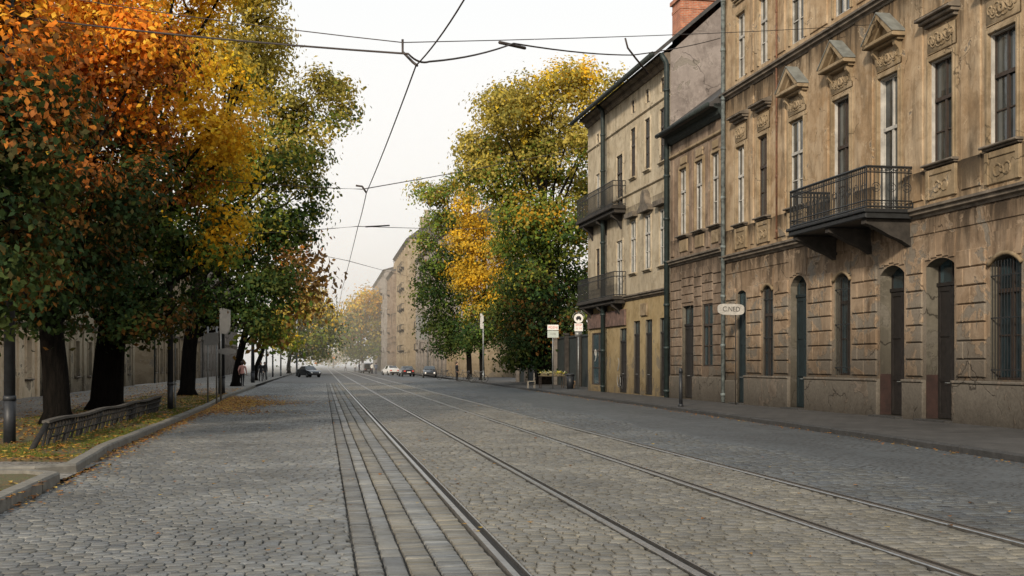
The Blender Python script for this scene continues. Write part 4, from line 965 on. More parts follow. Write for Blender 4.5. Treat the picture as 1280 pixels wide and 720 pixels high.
tree('linden_tree', 'huge yellow topped linden beside the cream house, dark green below', r1, .6, blobs_at(r1[1], [
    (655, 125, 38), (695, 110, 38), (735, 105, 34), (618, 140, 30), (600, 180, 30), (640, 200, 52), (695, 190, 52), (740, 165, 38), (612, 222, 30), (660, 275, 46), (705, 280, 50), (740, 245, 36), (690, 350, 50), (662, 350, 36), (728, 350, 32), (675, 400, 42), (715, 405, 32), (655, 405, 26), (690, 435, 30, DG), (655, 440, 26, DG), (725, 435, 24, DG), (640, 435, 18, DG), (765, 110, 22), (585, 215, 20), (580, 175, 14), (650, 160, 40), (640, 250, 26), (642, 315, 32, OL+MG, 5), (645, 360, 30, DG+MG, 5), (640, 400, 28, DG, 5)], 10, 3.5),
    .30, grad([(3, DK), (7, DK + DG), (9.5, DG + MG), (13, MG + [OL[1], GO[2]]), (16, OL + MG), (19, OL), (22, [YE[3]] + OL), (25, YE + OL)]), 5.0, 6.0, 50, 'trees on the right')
r2 = G(604, 475)
tree('golden_tree', 'golden orange tree with slim trunk left of the huge linden', r2, .24, blobs_at(r2[1], [
    (585, 262, 22), (582, 295, 20), (575, 330, 14), (630, 300, 18), (632, 365, 20), (604, 312, 24), (596, 345, 24), (618, 372, 24), (590, 385, 20), (622, 338, 20), (612, 412, 24, MG+DG), (590, 420, 18, DG), (635, 400, 18, GO + BR), (588, 240, 12), (598, 280, 16)], 11, 2.5),
    .31, grad([(3, DG + MG), (6, MG + OL), (8, GY2 + OL), (10, GY2), (30, GY2)]), 4.5, 6.0, 50, 'trees on the right')
r3 = G(588, 474)
tree('dark_tree', 'dark green tree leaning left over the parked cars on the right', r3, .26, blobs_at(r3[1], [
    (540, 243, 20), (555, 278, 24), (526, 234, 12), (550, 325, 26), (536, 362, 20), (560, 375, 26), (572, 412, 24), (545, 402, 20), (566, 240, 18), (575, 330, 24), (530, 300, 14), (560, 430, 16)], 12, 2.5),
    .31, grad([(3, DG), (12, DG + [MG[0]]), (17, MG + [BR[0]]), (24, MG + OL)]), 4.5, 6.0, 50, 'trees on the right')

# ------------------------------------------------------------------ street furniture
def pole(name, label, p, h, r, mat, cat, group=None, top=None):
    root = empty(name, (p[0], p[1], 0.1)); tag(root, label, cat, group)
    g = B(); g.tube([(0, 0, 0), (0, 0, .9)], [r*1.06, r*1.04], 12); g.tube([(0, 0, .9), (0, 0, h)], [r, r*.75], 12); g.build('shaft', M[mat], root, True)
    g = B(); g.tube([(0, 0, .86), (0, 0, .96)], r*1.14, 12); g.tube([(0, 0, h-.02), (0, 0, h+.08)], [r*.9, r*.2], 10); g.build('collar', M[mat], root, True)
    return root
pp = G(12, 552); pole('wire_pole', 'near black steel pole at the left edge, in front of the maples', pp, 9.6, .115, 'dark_pole', 'pole', 'tram wire poles')
pq = G(213, 511); pole('wire_pole', 'slim dark pole at the far end of the low railing', pq, 9.0, .10, 'dark_pole', 'pole', 'tram wire poles')
p_ = G(219, 510); pole('sign_pole', 'thin pale grey pole beside the slim dark one', p_, 3.6, .035, 'steel_grey', 'pole')
p_ = G(277, 492); pole('wire_pole', 'thick dark pole behind the two grey road signs', p_, 9.0, .17, 'dark_pole', 'pole', 'tram wire poles')
for i, (x, y, h, r_, l) in enumerate([(316, 478, 5.2, .16, 'thick dark post right of the pedestrian in pink'), (333, 474, 7, .10, 'tall grey post farther along the left pavement'), (341, 471, 5, .1, 'dark post behind the tall grey one on the left'), (351, 470, 6.0, .1, 'slim post near the parked van on the left'), (371, 470, 9.0, .12, 'tall pale pole just left of the parked van')]):
    pole('lamp_post', l, G(x, y), h, r_, 'dark_pole' if i in (0, 2) else 'steel_grey', 'post', 'posts along the left pavement')
for i, (x, y, h, l) in enumerate([(604, 476, 6.4, 'pole with pale banner beside the golden tree'), (535, 469, 9.5, 'grey pole with dark banner near the black car'), (563, 470, 7, 'pole with slim white flag before the dark tree')]):
    q = pole('banner_pole', l, G(x, y), h, .08, 'steel_grey', 'pole', 'banner poles on the right')
    g = B()
    if i == 1: g.box(-1.7, -.15, -.04, .04, 5.0, 8.4)
    elif i == 0: g.box(-.3, .02, -.12, -.08, 4.9, 6.3)
    else: g.add([(0, -.1, 4.8), (.35, -.1, 4.7), (.4, -.1, 6.8), (.1, -.1, 7.0)], [(0, 1, 2, 3)])
    g.build('banner', M['sign_back'] if i == 1 else M['sign_dirty'], q)

# low leaning railing on the verge
p0, p1 = G(57, 556), G(200, 512); root = empty('guard_railing', (p0[0], p0[1], .1)); tag(root, 'long low dark timber railing with slanted slats and pale top rail on the verge', 'railing')
dv = Vector((p1[0]-p0[0], p1[1]-p0[1], 0)); L = dv.length; dv.normalize(); nv = Vector((dv.y, -dv.x, 0)); TH = .50
g = B(); K = 24
for i in range(K):
    a, b = dv*(L*i/K), dv*(L*(i+1)/K); za, zb_ = TH+.02*math.sin(i*.9), TH+.02*math.sin((i+1)*.9)
    for (n0, n1) in ((-.07, .07),): g.add([a+nv*n0+Vector((0,0,za)), a+nv*n1+Vector((0,0,za)), b+nv*n1+Vector((0,0,zb_)), b+nv*n0+Vector((0,0,zb_)), a+nv*n0+Vector((0,0,za-.05)), a+nv*n1+Vector((0,0,za-.05)), b+nv*n1+Vector((0,0,zb_-.05)), b+nv*n0+Vector((0,0,zb_-.05))], [(0,1,2,3),(4,7,6,5),(0,4,5,1),(3,2,6,7),(1,5,6,2),(0,3,7,4)])
g.build('top_rail', simple('bleached timber', (.065, .058, .05), .8, .4, 8, bump=.4), root)
g = B(); rr = random.Random(5); k = .25
dk = simple('dark old timber', (.014, .012, .010), .85, .5, 7, bump=.4)
while k < L-.1:
    lean = -.95 + rr.uniform(-.15, .15); a = dv*(k+lean*.8) + nv*rr.uniform(-.02, .05); b = dv*k + Vector((0, 0, TH-.06)); w = rr.uniform(.035, .055)
    g.add([a-dv*w-nv*.02, a+dv*w-nv*.02, b+dv*w-nv*.02, b-dv*w-nv*.02, a-dv*w+nv*.02, a+dv*w+nv*.02, b+dv*w+nv*.02, b-dv*w+nv*.02], [(0,1,2,3),(7,6,5,4),(0,4,5,1),(1,5,6,2),(2,6,7,3),(3,7,4,0)]); k += .33
for z in (.17, .33): g.tube([dv*.1+nv*.045+Vector((0,0,z)), dv*(L-.1)+nv*.045+Vector((0,0,z))], .02, 5)
g.build('slat', dk, root)
for k in (.1, L*.35, L*.68, L):
    g = B(); g.tube([dv*(k-1.55)+Vector((0, 0, -.08)), dv*k+Vector((0, 0, TH-.05))], [.06, .05], 8); g.build('leg', dk, root, True)

# two grey road signs on the left, seen from behind
p_ = G(263, 504); root = empty('road_sign', (*p_, .1)); tag(root, 'grey road sign on two thin posts with stacked plates, seen from behind, left kerb', 'road sign', 'road signs')
for xx in (-.1, .22): g = B(); g.tube([(xx, .25 if xx > 0 else 0, 0), (xx, .25 if xx > 0 else 0, 3.1)], .035, 10); g.build('post', M['steel_grey'], root, True)
g = B(); g.box(-.25, .3, -.05, -.02, 2.35, 2.85); g.build('plate', M['sign_back'], root)
p_ = G(276, 500); root = empty('road_sign', (*p_, .1)); tag(root, 'tall rounded grey road sign behind the stacked plates, left kerb', 'road sign', 'road signs')
g = B(); g.tube([(0, 0, 0), (0, 0, 4.0)], .045, 10); g.build('post', M['steel_grey'], root, True)
g = B(); poly = [(-.05, 2.95), (.2, 2.9), (.36, 3.05), (.42, 3.3), (.42, 3.95), (.05, 4.05), (-.05, 4.0)]
g.v = []; n = len(poly); g.add([(p, -.06, z) for p, z in poly] + [(p, -.03, z) for p, z in poly], [tuple(range(n)), tuple(range(2*n-1, n-1, -1))] + [(i, (i+1) % n, n+(i+1) % n, n+i) for i in range(n)]); g.build('plate', M['sign_back'], root)
g = B(); g.disc((.25, -.05, 2.15), .42, .03, 'y', 24); g.v = [(x, y, 2.15+(z-2.15)*.32) for x, y, z in g.v]; g.build('plate', M['sign_back'], root)

def text(body, size, mat, parent, loc, rot=(R(90), 0, 0), name='lettering'):
    cu = bpy.data.curves.new(name, 'FONT'); cu.body = body; cu.size = size; cu.align_x = 'CENTER'; cu.align_y = 'CENTER'; cu.extrude = .002
    o = bpy.data.objects.new(name, cu); C.objects.link(o); dg = bpy.context.evaluated_depsgraph_get(); me = bpy.data.meshes.new_from_object(o.evaluated_get(dg)); bpy.data.objects.remove(o)
    me.materials.clear(); me.materials.append(mat); o = bpy.data.objects.new(name, me); link(o, parent); o.location = loc; o.rotation_euler = rot; return o
# white two-panel sign
p_ = G(691, 486); s = scale_at(691, p_[1]); root = empty('street_sign', (*p_, .127)); tag(root, 'white sign of two stacked panels, red writing above, on a thin grey post', 'sign', 'signs on the right pavement')
zt = H+(HY-406)/s-.127; zm = H+(HY-413)/s-.127; zl = H+(HY-422)/s-.127; w = 14/s/2
g = B(); g.tube([(0, 0, 0), (0, 0, zt)], .035, 10); g.build('post', M['steel_grey'], root, True)
g = B(); g.box(-w, w, -.07, -.04, zm+.02, zt); g.build('panel', M['sign_white'], root)
g = B(); g.box(-w, w, -.07, -.04, zl, zm-.02); g.build('panel', M['sign_green'], root)
text('POZNI', .20, M['sign_red'], root, (0, -.074, (zm+zt)/2)); text('12-00', .16, M['sign_back'], root, (0, -.074, (zm+zl)/2))
# round stop sign
p_ = G(723, 486); s = scale_at(723, p_[1]); root = empty('stop_sign', (*p_, .127)); tag(root, 'round topped tram stop sign with dark arch and red writing on a grey post', 'sign', 'signs on the right pavement')
zt = H+(HY-393)/s; zc = H+(HY-398)/s-.127; zp = H+(HY-403)/s-.127; zl = H+(HY-414)/s-.127
g = B(); g.tube([(0, 0, 0), (0, 0, zl-.1)], .045, 10); g.tube([(0, 0, zl-.1), (0, 0, zt)], .03, 8); g.box(-.22, .22, -.05, .0, zl-.35, zl-.03); g.build('post', M['steel_grey'], root, True)
g = B(); g.disc((0, -.06, zc), .30, .03); g.build('disc', M['sign_white'], root)
g = B(); g.tube([(.40*math.cos(a), -.06, zc+.40*math.sin(a)) for a in np.linspace(.1, 3.04, 14)], .02, 6); g.build('arch', M['sign_back'], root)
g = B(); g.box(-.17, .17, -.082, -.076, zc-.06, zc+.07); g.box(-.11, .11, -.082, -.076, zc+.071, zc+.14); g.disc((-.1, -.08, zc-.08), .05, .008); g.disc((.1, -.08, zc-.08), .05, .008); g.build('symbol', M['sign_black'], root)
g = B(); g.box(-.27, .27, -.08, -.05, zl, zp-.06); g.build('panel', M['sign_white'], root)
text('STOP', .17, M['sign_red'], root, (0, -.084, zl+(zp-zl)*.68)); text('11  14', .15, M['sign_red'], root, (0, -.084, zl+(zp-zl)*.3))
# oval name sign by the ochre house
p_ = G(933, 505); q = FA + FD*(fs(933)) - FN*.45; p_ = (q.x, q.y); s = scale_at(933, p_[1]); root = empty('oval_sign', (*p_, .127), R(14)); tag(root, 'pale oval name sign on a thin post in front of the ochre tenement', 'sign', 'signs on the right pavement')
zc = H+(HY-387)/s-.127; g = B(); g.tube([(0, 0, 0), (0, 0, zc+.25)], .024, 10); g.build('post', M['soot_shade'], root, True)
g = B(); poly = []
for a in np.linspace(0, 2*math.pi, 28, endpoint=False):
    ca, sa = math.cos(a), math.sin(a); poly.append((-.24+.60*math.copysign(abs(ca)**.45, ca), zc+.215*math.copysign(abs(sa)**.6, sa)))
n = len(poly); g.add([(p, -.08, z) for p, z in poly] + [(p, -.04, z) for p, z in poly], [tuple(range(n)), tuple(range(2*n-1, n-1, -1))] + [(i, (i+1) % n, n+(i+1) % n, n+i) for i in range(n)]); g.build('plate', M['sign_dirty'], root)
text('C.NED', .27, M['sign_back2'], root, (-.24, -.084, zc))
# bollard post on the kerb
p_ = G(851, 508); root = empty('bollard', (*p_, .127)); tag(root, 'slim dark post at the edge of the right pavement', 'bollard'); g = B(); g.tube([(0, 0, 0), (0, 0, 1.25)], [.07, .06], 12); g.build('shaft', M['dark_pole'], root, True)
g = B(); g.tube([(0, 0, 1.25), (0, 0, 1.42)], [.085, .05], 12); g.tube([(0, 0, 0), (0, 0, .1)], [.11, .08], 12); g.build('cap', M['dark_pole'], root, True)
# litter bin
p_ = G(720, 486); root = empty('litter_bin', (*p_, .127)); tag(root, 'black litter bin beside the round topped stop sign', 'bin'); g = B(); g.tube([(-.35, .1, 0), (-.35, .1, .85)], [.2, .25], 14); g.build('body', M['dark_pole'], root, True); g = B(); g.tube([(-.35, .1, .85), (-.35, .1, .9), (-.35, .1, 1.0)], [.28, .28, .12], 14); g.build('lid', M['ironwork'], root, True)
# street table with flowers and two chairs
p_ = G(693, 485.5); root = empty('street_table', (p_[0]-.1, p_[1]+.5, .127)); tag(root, 'small market table with a pale yellow cloth under the two panel sign', 'table')
g = B(); g.box(-.8, .8, -.35, .35, .76, .80); g.build('tabletop', M['brown_paint'], root)
g = B(); yel = simple('pale yellow cloth', (.30, .26, .12), .9, .3, 6); g.box(-.82, .82, -.37, .37, .803, .815); g.build('cloth', yel, root)
for xx in (-.74, .74):
    for yy in (-.3, .3): g = B(); g.tube([(xx, yy, 0), (xx, yy, .758)], .03, 6); g.build('leg', M['brown_paint'], root)
for k, xx in enumerate((-.5, .05, .55)):
    o = empty('flower_box', (p_[0]-.1+xx, p_[1]+.5, .127+.816)); tag(o, ['leftmost flower box on the market table', 'middle flower box on the market table', 'rightmost flower box on the market table'][k], 'flower box', 'flower boxes on the market table')
    g = B(); g.box(-.2, .2, -.14, .14, 0, .14); g.build('box', M['far_tan'], o)
    n = 120; P = rng.normal(size=(n, 3))*np.array([.13, .1, .05])+np.array([0, 0, .2]); V = (P[:, None]+rng.normal(size=(n, 4, 3))*.035).reshape(-1, 3); np_mesh('flowers', V, np.arange(n*4).reshape(-1, 4), M['leaf'], o, np.repeat(np.array([(.7, .6, .1), (.7, .66, .5), (.1, .2, .04)])[rng.integers(0, 3, n)], 4, 0))
for k, xx in enumerate((-1.35, 1.3)):
    o = empty('wooden_chair', (p_[0]-.1+xx, p_[1]+.45, .127), R(90 if k else -90)); tag(o, ['pale slatted chair at the left end of the market table', 'brown slatted chair at the right end of the market table'][k], 'chair', 'chairs at the market table')
    m_ = simple('chair wood %s' % ('brown' if k else 'pale'), (.2, .12, .06) if k else (.34, .3, .24), .7, .3, 8)
    g = B(); g.box(-.22, .22, -.22, .22, .44, .48); g.build('seat', m_, o); g = B(); g.box(-.22, .22, .2, .24, .7, .98); g.box(-.22, .22, .2, .24, .55, .64); g.build('backrest', m_, o)
    for xx2 in (-.2, .2):
        for yy in (-.2, .22): g = B(); g.box(xx2-.02, xx2+.02, yy-.02, yy+.02, 0, .98 if yy > 0 else .439); g.build('leg', m_, o)

# ------------------------------------------------------------------ tram wires
def wire(name, label, pts, r, extra=None):
    root = empty(name, (0, 0, 0)); tag(root, label, 'wire', 'overhead tram wires'); g = B(); out = []
    for a, b, sag in pts_iter(pts):
        a, b = Vector(a), Vector(b)
        for i in range(9):
            f = i/8; p = a.lerp(b, f); p.z -= sag*4*f*(1-f)
            if not out or (out[-1]-p).length > 1e-4: out.append(p)
    g.tube(out, r, 5); g.build('cable', M['wire'], root, True)
    for k, (pp_, rr_) in enumerate(extra or []):
        g = B(); g.tube(pp_, rr_, 6); g.build('pull_off_arm', M['wire'], root, True)
    return root
def pts_iter(pts): return [(pts[i], pts[i+1], .06) for i in range(len(pts)-1)]
def tr(x, y, z=6.6):
    t = (z-H)*F/(HY-y); d = ray(x); return (t*d[0], t*d[1], z)
T = [tr(580, 0), tr(520, 82), tr(458, 241), tr(447, 285), tr(428, 360), (1.6, 190, 6.6), (1.6, 400, 6.6)]
wire('trolley_wire', 'long trolley wire running up the street over the left track', [(2.1, -12, 6.6)] + T, .013)
c1 = Vector(T[1]); a1 = Vector((pp[0], pp[1], 9.3)); b1_ = FA + FD*fs(1088); b1p = Vector((b1_.x, b1_.y, fz(1088, 31)))
n1 = c1 + Vector((-.2, .3, .45)); 
wire('span_wire', 'thin nearest span wire across the street to the ochre tenement', [a1, n1, b1p], .009, [([n1+Vector((0,0,.05)), n1+Vector((.0,-.02,-.16)), n1+Vector((.16,-.15,-.36)), c1+Vector((.02,0,.0))], .022)])
e_ = FA + FD*fs(906); ep = Vector((e_.x-.2, e_.y, fz(906, 48))); k1 = c1 + Vector((-.12, .05, .2))
mid = c1.lerp(ep, .16); mid.z = at(612, 53, mid.y).z; mid2 = c1.lerp(ep, .5); mid2.z = at(770, 68, mid2.y).z
wire('span_wire', 'thick nearest span wire sagging below the thin one, ending at the grey downpipe', [Vector((pp[0], pp[1], 8.75)), k1, c1+Vector((.25, .3, .15)), mid, mid2, ep], .018, [([mid2+Vector((-.25, -.1, .45)), mid2+Vector((-.15, 0, .2)), mid2+Vector((.1, .1, -.05)), mid2+Vector((.6, .5, -.4))], .03), ([mid+Vector((-.35, -.4, -.1)), mid+Vector((.3, .4, .02))], .034)])
c2 = Vector(T[2]); a2 = Vector((pq[0], pq[1], 8.3)); q = FA + FD*(s3-.4); 
wire('span_wire', 'second span wire up the street, ending at the cream house', [a2, c2+Vector((-.12, 0, .1)), Vector((q.x, q.y, 14.6))], .014, [([c2+Vector((-.3, 0, .2)), c2+Vector((-.12, 0, .18)), c2+Vector((0, 0, 0))], .03)])
c3 = Vector(T[3]); p3 = G(277, 492)
wire('span_wire', 'third span wire up the street, running into the golden tree', [Vector((p3[0], p3[1], 8.6)), c3+Vector((0, 0, .06)), Vector((r2[0], r2[1], 15.0))], .014, [([c3+Vector((.3, 0, .05)), c3+Vector((1.2, 1.2, .25))], .03)])
c4 = Vector(tr(434, 327)); 
wire('span_wire', 'fourth, farthest span wire, almost level across the street', [Vector((-6.6, 88, 11.0)), c4+Vector((0, 0, .05)), Vector((FXR, yb-3, 17.0))], .016)

# ------------------------------------------------------------------ cars
def car_mesh(root, paint, van=False):
    hL, W2 = 2.1, .86; Hh = 1.9 if van else 1.43
    if van: st = [(-2.2, .35, .95, .95, .8), (-2.12, .3, 1.0, 1.75, .72), (-1.4, .28, 1.0, 1.9, .74), (.6, .28, 1.0, 1.9, .74), (1.35, .28, 1.0, 1.05, .76), (1.95, .3, .92, .94, .74), (2.2, .36, .75, .76, .66)]
    else: st = [(-2.1, .38, .86, .87, .72), (-1.95, .3, .92, .97, .78), (-1.5, .27, .95, 1.08, .70), (-1.0, .26, .95, 1.4, .60), (.15, .26, .94, 1.43, .60), (.95, .26, .93, .98, .70), (1.6, .28, .86, .88, .74), (2.0, .33, .74, .75, .68), (2.12, .4, .62, .63, .6)]
    g = B(); rings = []
    for y, zb_, zm, zr, wr in st:
        w = W2 if abs(y) < 1.9 else W2*.9
        rings.append([(-w*.92, y, zb_), (-w, y, zb_+.22), (-w*.97, y, zm), (-wr, y, zr), (0, y, zr+.03), (wr, y, zr), (w*.97, y, zm), (w, y, zb_+.22), (w*.92, y, zb_)])
    n = 9; vs = [p for r_ in rings for p in r_]; fs_ = []
    for i in range(len(rings)-1):
        for j in range(n-1): fs_.append((i*n+j, i*n+j+1, (i+1)*n+j+1, (i+1)*n+j))
        fs_.append((i*n+8, i*n, (i+1)*n, (i+1)*n+8))
    fs_ += [tuple(range(n)), tuple((len(rings)-1)*n+j for j in range(n-1, -1, -1))]; g.add(vs, fs_); g.build('body', paint, root)
    def win(name, i0, i1, j0, j1, ins=.12, out=.012):
        P = [Vector(rings[i0][j0]), Vector(rings[i0][j1]), Vector(rings[i1][j1]), Vector(rings[i1][j0])]; c = sum(P, Vector())/4; nn = (P[1]-P[0]).cross(P[3]-P[0]).normalized()
        if nn.dot(c-Vector((0, c.y, .9))) < 0: nn = -nn
        if j0 in (3,): nn = Vector((0, math.copysign(.7, c.y), .7))
        g = B(); g.add([p.lerp(c, ins)+nn*out for p in P], [(0, 1, 2, 3)]); return g.build(name, M['car_glass'], root)
    if van:
        for i in (1, 2): win('side_window', i+0, i+1, 2, 3); win('side_window', i, i+1, 5, 6)
        i0, i1, k0, k1 = 3, 4, 0, 1
    else:
        win('side_window', 3, 4, 2, 3); win('side_window', 3, 4, 5, 6); i0, i1, k0, k1 = 4, 5, 2, 3
    for nm, a, b in (('windscreen', i0, i1), ('rear_window', k0, k1)):
        P = [Vector(rings[a][3]), Vector(rings[a][5]), Vector(rings[b][5]), Vector(rings[b][3])]; c = sum(P, Vector())/4; up_ = Vector((0, (1 if nm == 'windscreen' else -1)*.03, .03))
        g = B(); g.add([p.lerp(c, .1)+up_ for p in P] , [(0, 1, 2, 3)]); g.build(nm, M['car_glass'], root)
    for xx in (-.78, .78):
        for yy in (-1.3, 1.32):
            g = B(); g.disc((xx, yy, .32), .32, .2, 'x', 20); w = g.build('wheel', M['tyre'], root); g = B(); g.disc((xx+math.copysign(.105, xx), yy, .32), .19, .02, 'x', 16); g.build('rim', M['steel_grey'], w)
        yf = 2.14 if not van else 2.2; zf = .6 if not van else .66
        g = B(); g.disc((xx*.7, yf-.02, zf), .1, .1, 'y', 14); g.build('headlight', M['sign_white'], root)
        g = B(); g.box(xx*.72-.12, xx*.72+.12, -2.16 if not van else -2.23, -2.0, .66, .82); g.build('tail_light', M['sign_red'], root)
    g = B(); g.box(-.75, .75, yf-.1, yf+.02, .36, .5); g.box(-.75, .75, -yf-.02, -yf+.1, .38, .52); g.build('bumper', M['sign_black'], root)
    g = B(); g.box(-.25, .25, -yf-.03, -yf-.021, .55, .66); g.build('number_plate', M['sign_white'], root)
def paint(name, c, rough=.25): 
    m = simple(name, c, rough, .06, 3, 0, 0, .6); m.node_tree.nodes['Principled BSDF'].inputs['Coat Weight'].default_value = .5; return m
for x, y, rz, van, c, l in [(386, 471.5, 205, False, (.03, .036, .042), 'dark car with pale reflections facing the camera at the left kerb of the far street'),
                            (537, 472, 176, False, (.012, .013, .015), 'black car parked at the right kerb under the dark banner'),
                            (488, 469, 14, False, (.55, .55, .54), 'silver white car with red tail lights on the right side'),
                            (458, 466.5, 8, True, (.03, .032, .04), 'dark van farther off left of the silver car'),
                            (508, 470.5, 5, False, (.02, .02, .022), 'dark car parked between the silver and the black cars')]:
    p_ = G(x, y, 0); o = empty('parked_van' if van else 'parked_car', (p_[0], p_[1], 0), R(rz)); tag(o, l, 'van' if van else 'car', 'vehicles along the far kerbs'); car_mesh(o, paint(l[:12]+' paint', c), van)

# ------------------------------------------------------------------ people and bicycles
def person(label, p, rz, top, legs, pose=0, z0=.127, hair=(.03, .02, .015)):
    root = empty('person', (p[0], p[1], z0), rz); tag(root, label, 'person', 'people on the pavements')
    s = .14 if pose == 0 else .02
    J = {'pel': (0, 0, .95), 'abd': (0, 0, 1.1), 'che': (0, .01, 1.32), 'nek': (0, 0, 1.48), 'hea': (0, -.02, 1.60), 'top': (0, -.01, 1.74),
         'hl': (.09, 0, .9), 'kl': (.10, -s*1.2, .5), 'al': (.10, -s, .09), 'tl': (.11, -s-.17, .04), 'hr': (-.09, 0, .9), 'kr': (-.10, s*.5, .5), 'ar': (-.10, s*1.6, .12), 'tr': (-.11, s*1.6-.15, .04),
         'sl': (.19, 0, 1.42), 'el': (.25, s*.8, 1.15), 'wl': (.24, s*.2-.08, .9), 'fl': (.235, s*.1-.1, .8), 'sr': (-.19, 0, 1.42), 'er': (-.25, -s*.5+.03, 1.15), 'wr': (-.24, -s-.1, .93), 'fr': (-.235, -s-.13, .83)}
    rad = {'pel': .15, 'abd': .13, 'che': .155, 'nek': .055, 'hea': .095, 'top': .07, 'hl': .095, 'kl': .06, 'al': .045, 'tl': .04, 'hr': .095, 'kr': .06, 'ar': .045, 'tr': .04, 'sl': .075, 'el': .05, 'wl': .035, 'fl': .035, 'sr': .075, 'er': .05, 'wr': .035, 'fr': .035}
    E = [('pel','abd'),('abd','che'),('che','nek'),('nek','hea'),('hea','top'),('pel','hl'),('hl','kl'),('kl','al'),('al','tl'),('pel','hr'),('hr','kr'),('kr','ar'),('ar','tr'),('che','sl'),('sl','el'),('el','wl'),('wl','fl'),('che','sr'),('sr','er'),('er','wr'),('wr','fr')]
    ks = list(J); me = bpy.data.meshes.new('skeleton'); me.from_pydata([J[k] for k in ks], [(ks.index(a), ks.index(b)) for a, b in E], []); o = bpy.data.objects.new('body', me); C.objects.link(o)
    md = o.modifiers.new('skin', 'SKIN'); ss = o.modifiers.new('sub', 'SUBSURF'); ss.levels = 1
    for i, k in enumerate(ks):
        sv = me.skin_vertices[0].data[i]; sv.radius = (rad[k], rad[k]*(.8 if k in ('che', 'abd', 'pel') else 1)); sv.use_root = k == 'pel'
    dg = bpy.context.evaluated_depsgraph_get(); m2 = bpy.data.meshes.new_from_object(o.evaluated_get(dg)); bpy.data.objects.remove(o)
    for m in (simple('skin', (.5, .3, .21), .6, .1), simple('jacket', top, .85, .2), simple('trousers', legs, .85, .2), M['sign_black']): m2.materials.append(m)
    for f in m2.polygons:
        c = f.center; f.material_index = 0 if c.z > 1.5 or (c.z < .9 and abs(c.x) > .19) else 1 if c.z > .92 else 2 if c.z > .1 else 3; f.use_smooth = True
    link(bpy.data.objects.new('body', m2), root)
    g = B(); 
    for i in range(5):
        pass
    g.tube([(0, .015, 1.52), (0, .03, 1.6), (0, .025, 1.7), (0, .0, 1.765), (0, -.01, 1.785)], [.06, .105, .11, .075, .01], 10); g.build('hair', simple('hair', hair, .6, .3), root, True)
person('pedestrian in a pink top walking on the left pavement', G(303, 483), R(170), (.55, .28, .24), (.015, .015, .018), 0)
person('pedestrian in black standing by the grey post on the left', G(326, 477), R(10), (.015, .015, .018), (.02, .02, .022), 0)
person('pedestrian in dark grey behind the one in black', G(331, 475), R(20), (.04, .04, .045), (.02, .02, .022), 1)
person('person in a dark coat standing by the bicycles under the dark tree', G(571, 477), R(60), (.014, .015, .018), (.014, .014, .016), 1)
for i, (x, y, c) in enumerate([(444, 465, (.5, .5, .5)), (449, 466, (.05, .06, .1)), (465, 467.5, (.6, .58, .54)), (470, 468, (.08, .1, .14)), (432, 464, (.5, .48, .46))]):
    person(['far walker in a light grey top at the road edge', 'far walker in navy beside the light grey one', 'walker in white near the dark van', 'walker in dark blue nearest the silver car', 'farthest pale walker by the tram tracks'][i], G(x, y), R(i*60), c, (.03, .03, .04), i % 2)
def bicycle(label, p, rz, lean):
    root = empty('bicycle', (p[0], p[1], .127), rz); root.rotation_euler = (0, lean, rz); tag(root, label, 'bicycle', 'bicycles parked on the right pavement')
    for yy in (-.52, .52): g = B(); g.ring((0, yy, .34), .32, .022, 'x', 24, 6); w = g.build('wheel', M['tyre'], root); g = B(); [g.tube([(0, yy, .34), (0, yy+.31*math.cos(a), .34+.31*math.sin(a))], .005, 4) for a in np.linspace(0, 6.28, 12)]; g.build('spokes', M['steel_grey'], w)
    g = B(); P = {'bb': (0, -.05, .3), 'st': (0, -.2, .82), 'ht': (0, .36, .85), 'rw': (0, -.52, .34), 'fw': (0, .52, .34), 'hb': (0, .33, 1.0)}
    for a, b in (('bb','st'),('bb','ht'),('st','ht'),('rw','bb'),('rw','st'),('ht','fw'),('ht','hb')): g.tube([P[a], P[b]], .02, 6)
    g.build('frame', M['dark_pole'], root); g = B(); g.tube([(-.28, .22, 1.0), (-.1, .34, 1.02), (.1, .34, 1.02), (.28, .22, 1.0)], .014, 6); g.build('handlebar', M['steel_grey'], root)
    g = B(); g.tube([(0, -.34, .9), (0, -.2, .91), (0, -.05, .89)], [.09, .07, .02], 8); g.build('saddle', M['sign_black'], root)
p_ = G(582, 477); bicycle('dark bicycle leaning beside the person in the dark coat', p_, R(70), R(8)); p_ = G(598, 478.5); bicycle('dark bicycle nearest the banner pole under the golden tree', p_, R(100), R(-6)); p_ = G(556, 474.5); bicycle('dark bicycle farthest left under the dark tree', p_, R(80), R(6))

# ------------------------------------------------------------------ haze, light, camera
t = MT('morning haze'); t.n.remove(t.b); vs = t.node('ShaderNodeVolumeScatter', {'Color': (1.0, .91, .78, 1), 'Density': .0025, 'Anisotropy': .2}); t.l.new(vs.outputs[0], t.out.inputs['Volume'])
g = B(); g.box(-75, 75, 165, 900, -.1, 46); tag(g.build('haze', t.m), kind='structure')

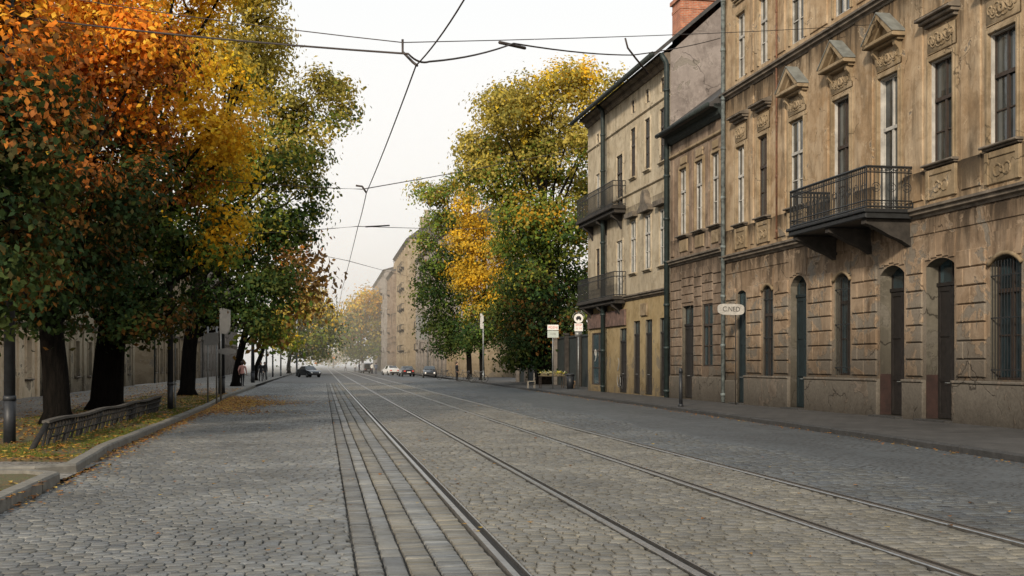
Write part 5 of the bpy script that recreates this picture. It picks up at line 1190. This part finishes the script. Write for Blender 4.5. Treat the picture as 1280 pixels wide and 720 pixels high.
SUN_EL, SUN_AZ = 24.0, 209.0        # elevation; compass-like angle measured clockwise from up-street (+Y)
w = bpy.data.worlds.new('World'); sc.world = w; w.use_nodes = True; nt = w.node_tree; bg = nt.nodes['Background']
sky = nt.nodes.new('ShaderNodeTexSky'); sky.sky_type = 'NISHITA'; sky.sun_disc = False; sky.sun_elevation = R(SUN_EL); sky.sun_rotation = R(SUN_AZ); sky.dust_density = 4; sky.air_density = 1.2
hs = nt.nodes.new('ShaderNodeHueSaturation'); hs.inputs['Saturation'].default_value = .45; nt.links.new(sky.outputs[0], hs.inputs['Color'])
mx = nt.nodes.new('ShaderNodeMix'); mx.data_type = 'RGBA'; mx.inputs[0].default_value = .80; nt.links.new(hs.outputs[0], mx.inputs[6])
tc = nt.nodes.new('ShaderNodeTexCoord'); sp = nt.nodes.new('ShaderNodeSeparateXYZ'); nt.links.new(tc.outputs['Generated'], sp.inputs[0])
rp = nt.nodes.new('ShaderNodeValToRGB'); nt.links.new(sp.outputs['Z'], rp.inputs[0]); e = rp.color_ramp.elements
e[0].position = 0.0; e[0].color = (1.05, .89, .72, 1); e[1].position = .75; e[1].color = (.74, .82, .88, 1); k = e.new(.12); k.color = (.955, .91, .85, 1); k = e.new(.32); k.color = (.89, .897, .893, 1)
ml = nt.nodes.new('ShaderNodeVectorMath'); ml.operation = 'SCALE'; ml.inputs['Scale'].default_value = 12.7; nt.links.new(rp.outputs[0], ml.inputs[0]); nt.links.new(ml.outputs[0], mx.inputs[7])
nt.links.new(mx.outputs[2], bg.inputs['Color']); bg.inputs['Strength'].default_value = .10
sd = bpy.data.lights.new('Sun', 'SUN'); sd.energy = 4.3; sd.angle = R(5); sd.color = (1, .86, .68); so = bpy.data.objects.new('sun', sd); C.objects.link(so)
az = R(SUN_AZ); sv = Vector((math.sin(az)*math.cos(R(SUN_EL)), math.cos(az)*math.cos(R(SUN_EL)), math.sin(R(SUN_EL)))); so.rotation_euler = sv.to_track_quat('Z', 'Y').to_euler(); so.location = (-40, -20, 40)
cd = bpy.data.cameras.new('camera'); cam = bpy.data.objects.new('camera', cd); C.objects.link(cam); sc.camera = cam
cd.sensor_width = 36; cd.lens = 36*F/1280; cd.shift_y = (HY-360)/1280; cd.clip_end = 3000; cam.location = (0, 0, H); cam.rotation_euler = (R(90), 0, -A)
sc.view_settings.view_transform = 'Standard'; sc.view_settings.look = 'None'; sc.view_settings.exposure = 0; sc.view_settings.gamma = 1
try:
    sc.cycles.max_bounces = 6; sc.cycles.diffuse_bounces = 3; sc.cycles.glossy_bounces = 3; sc.cycles.transmission_bounces = 3; sc.cycles.volume_bounces = 1; sc.cycles.transparent_max_bounces = 8; sc.cycles.use_denoising = True
    sc.cycles.sample_clamp_indirect = 6
except Exception: pass
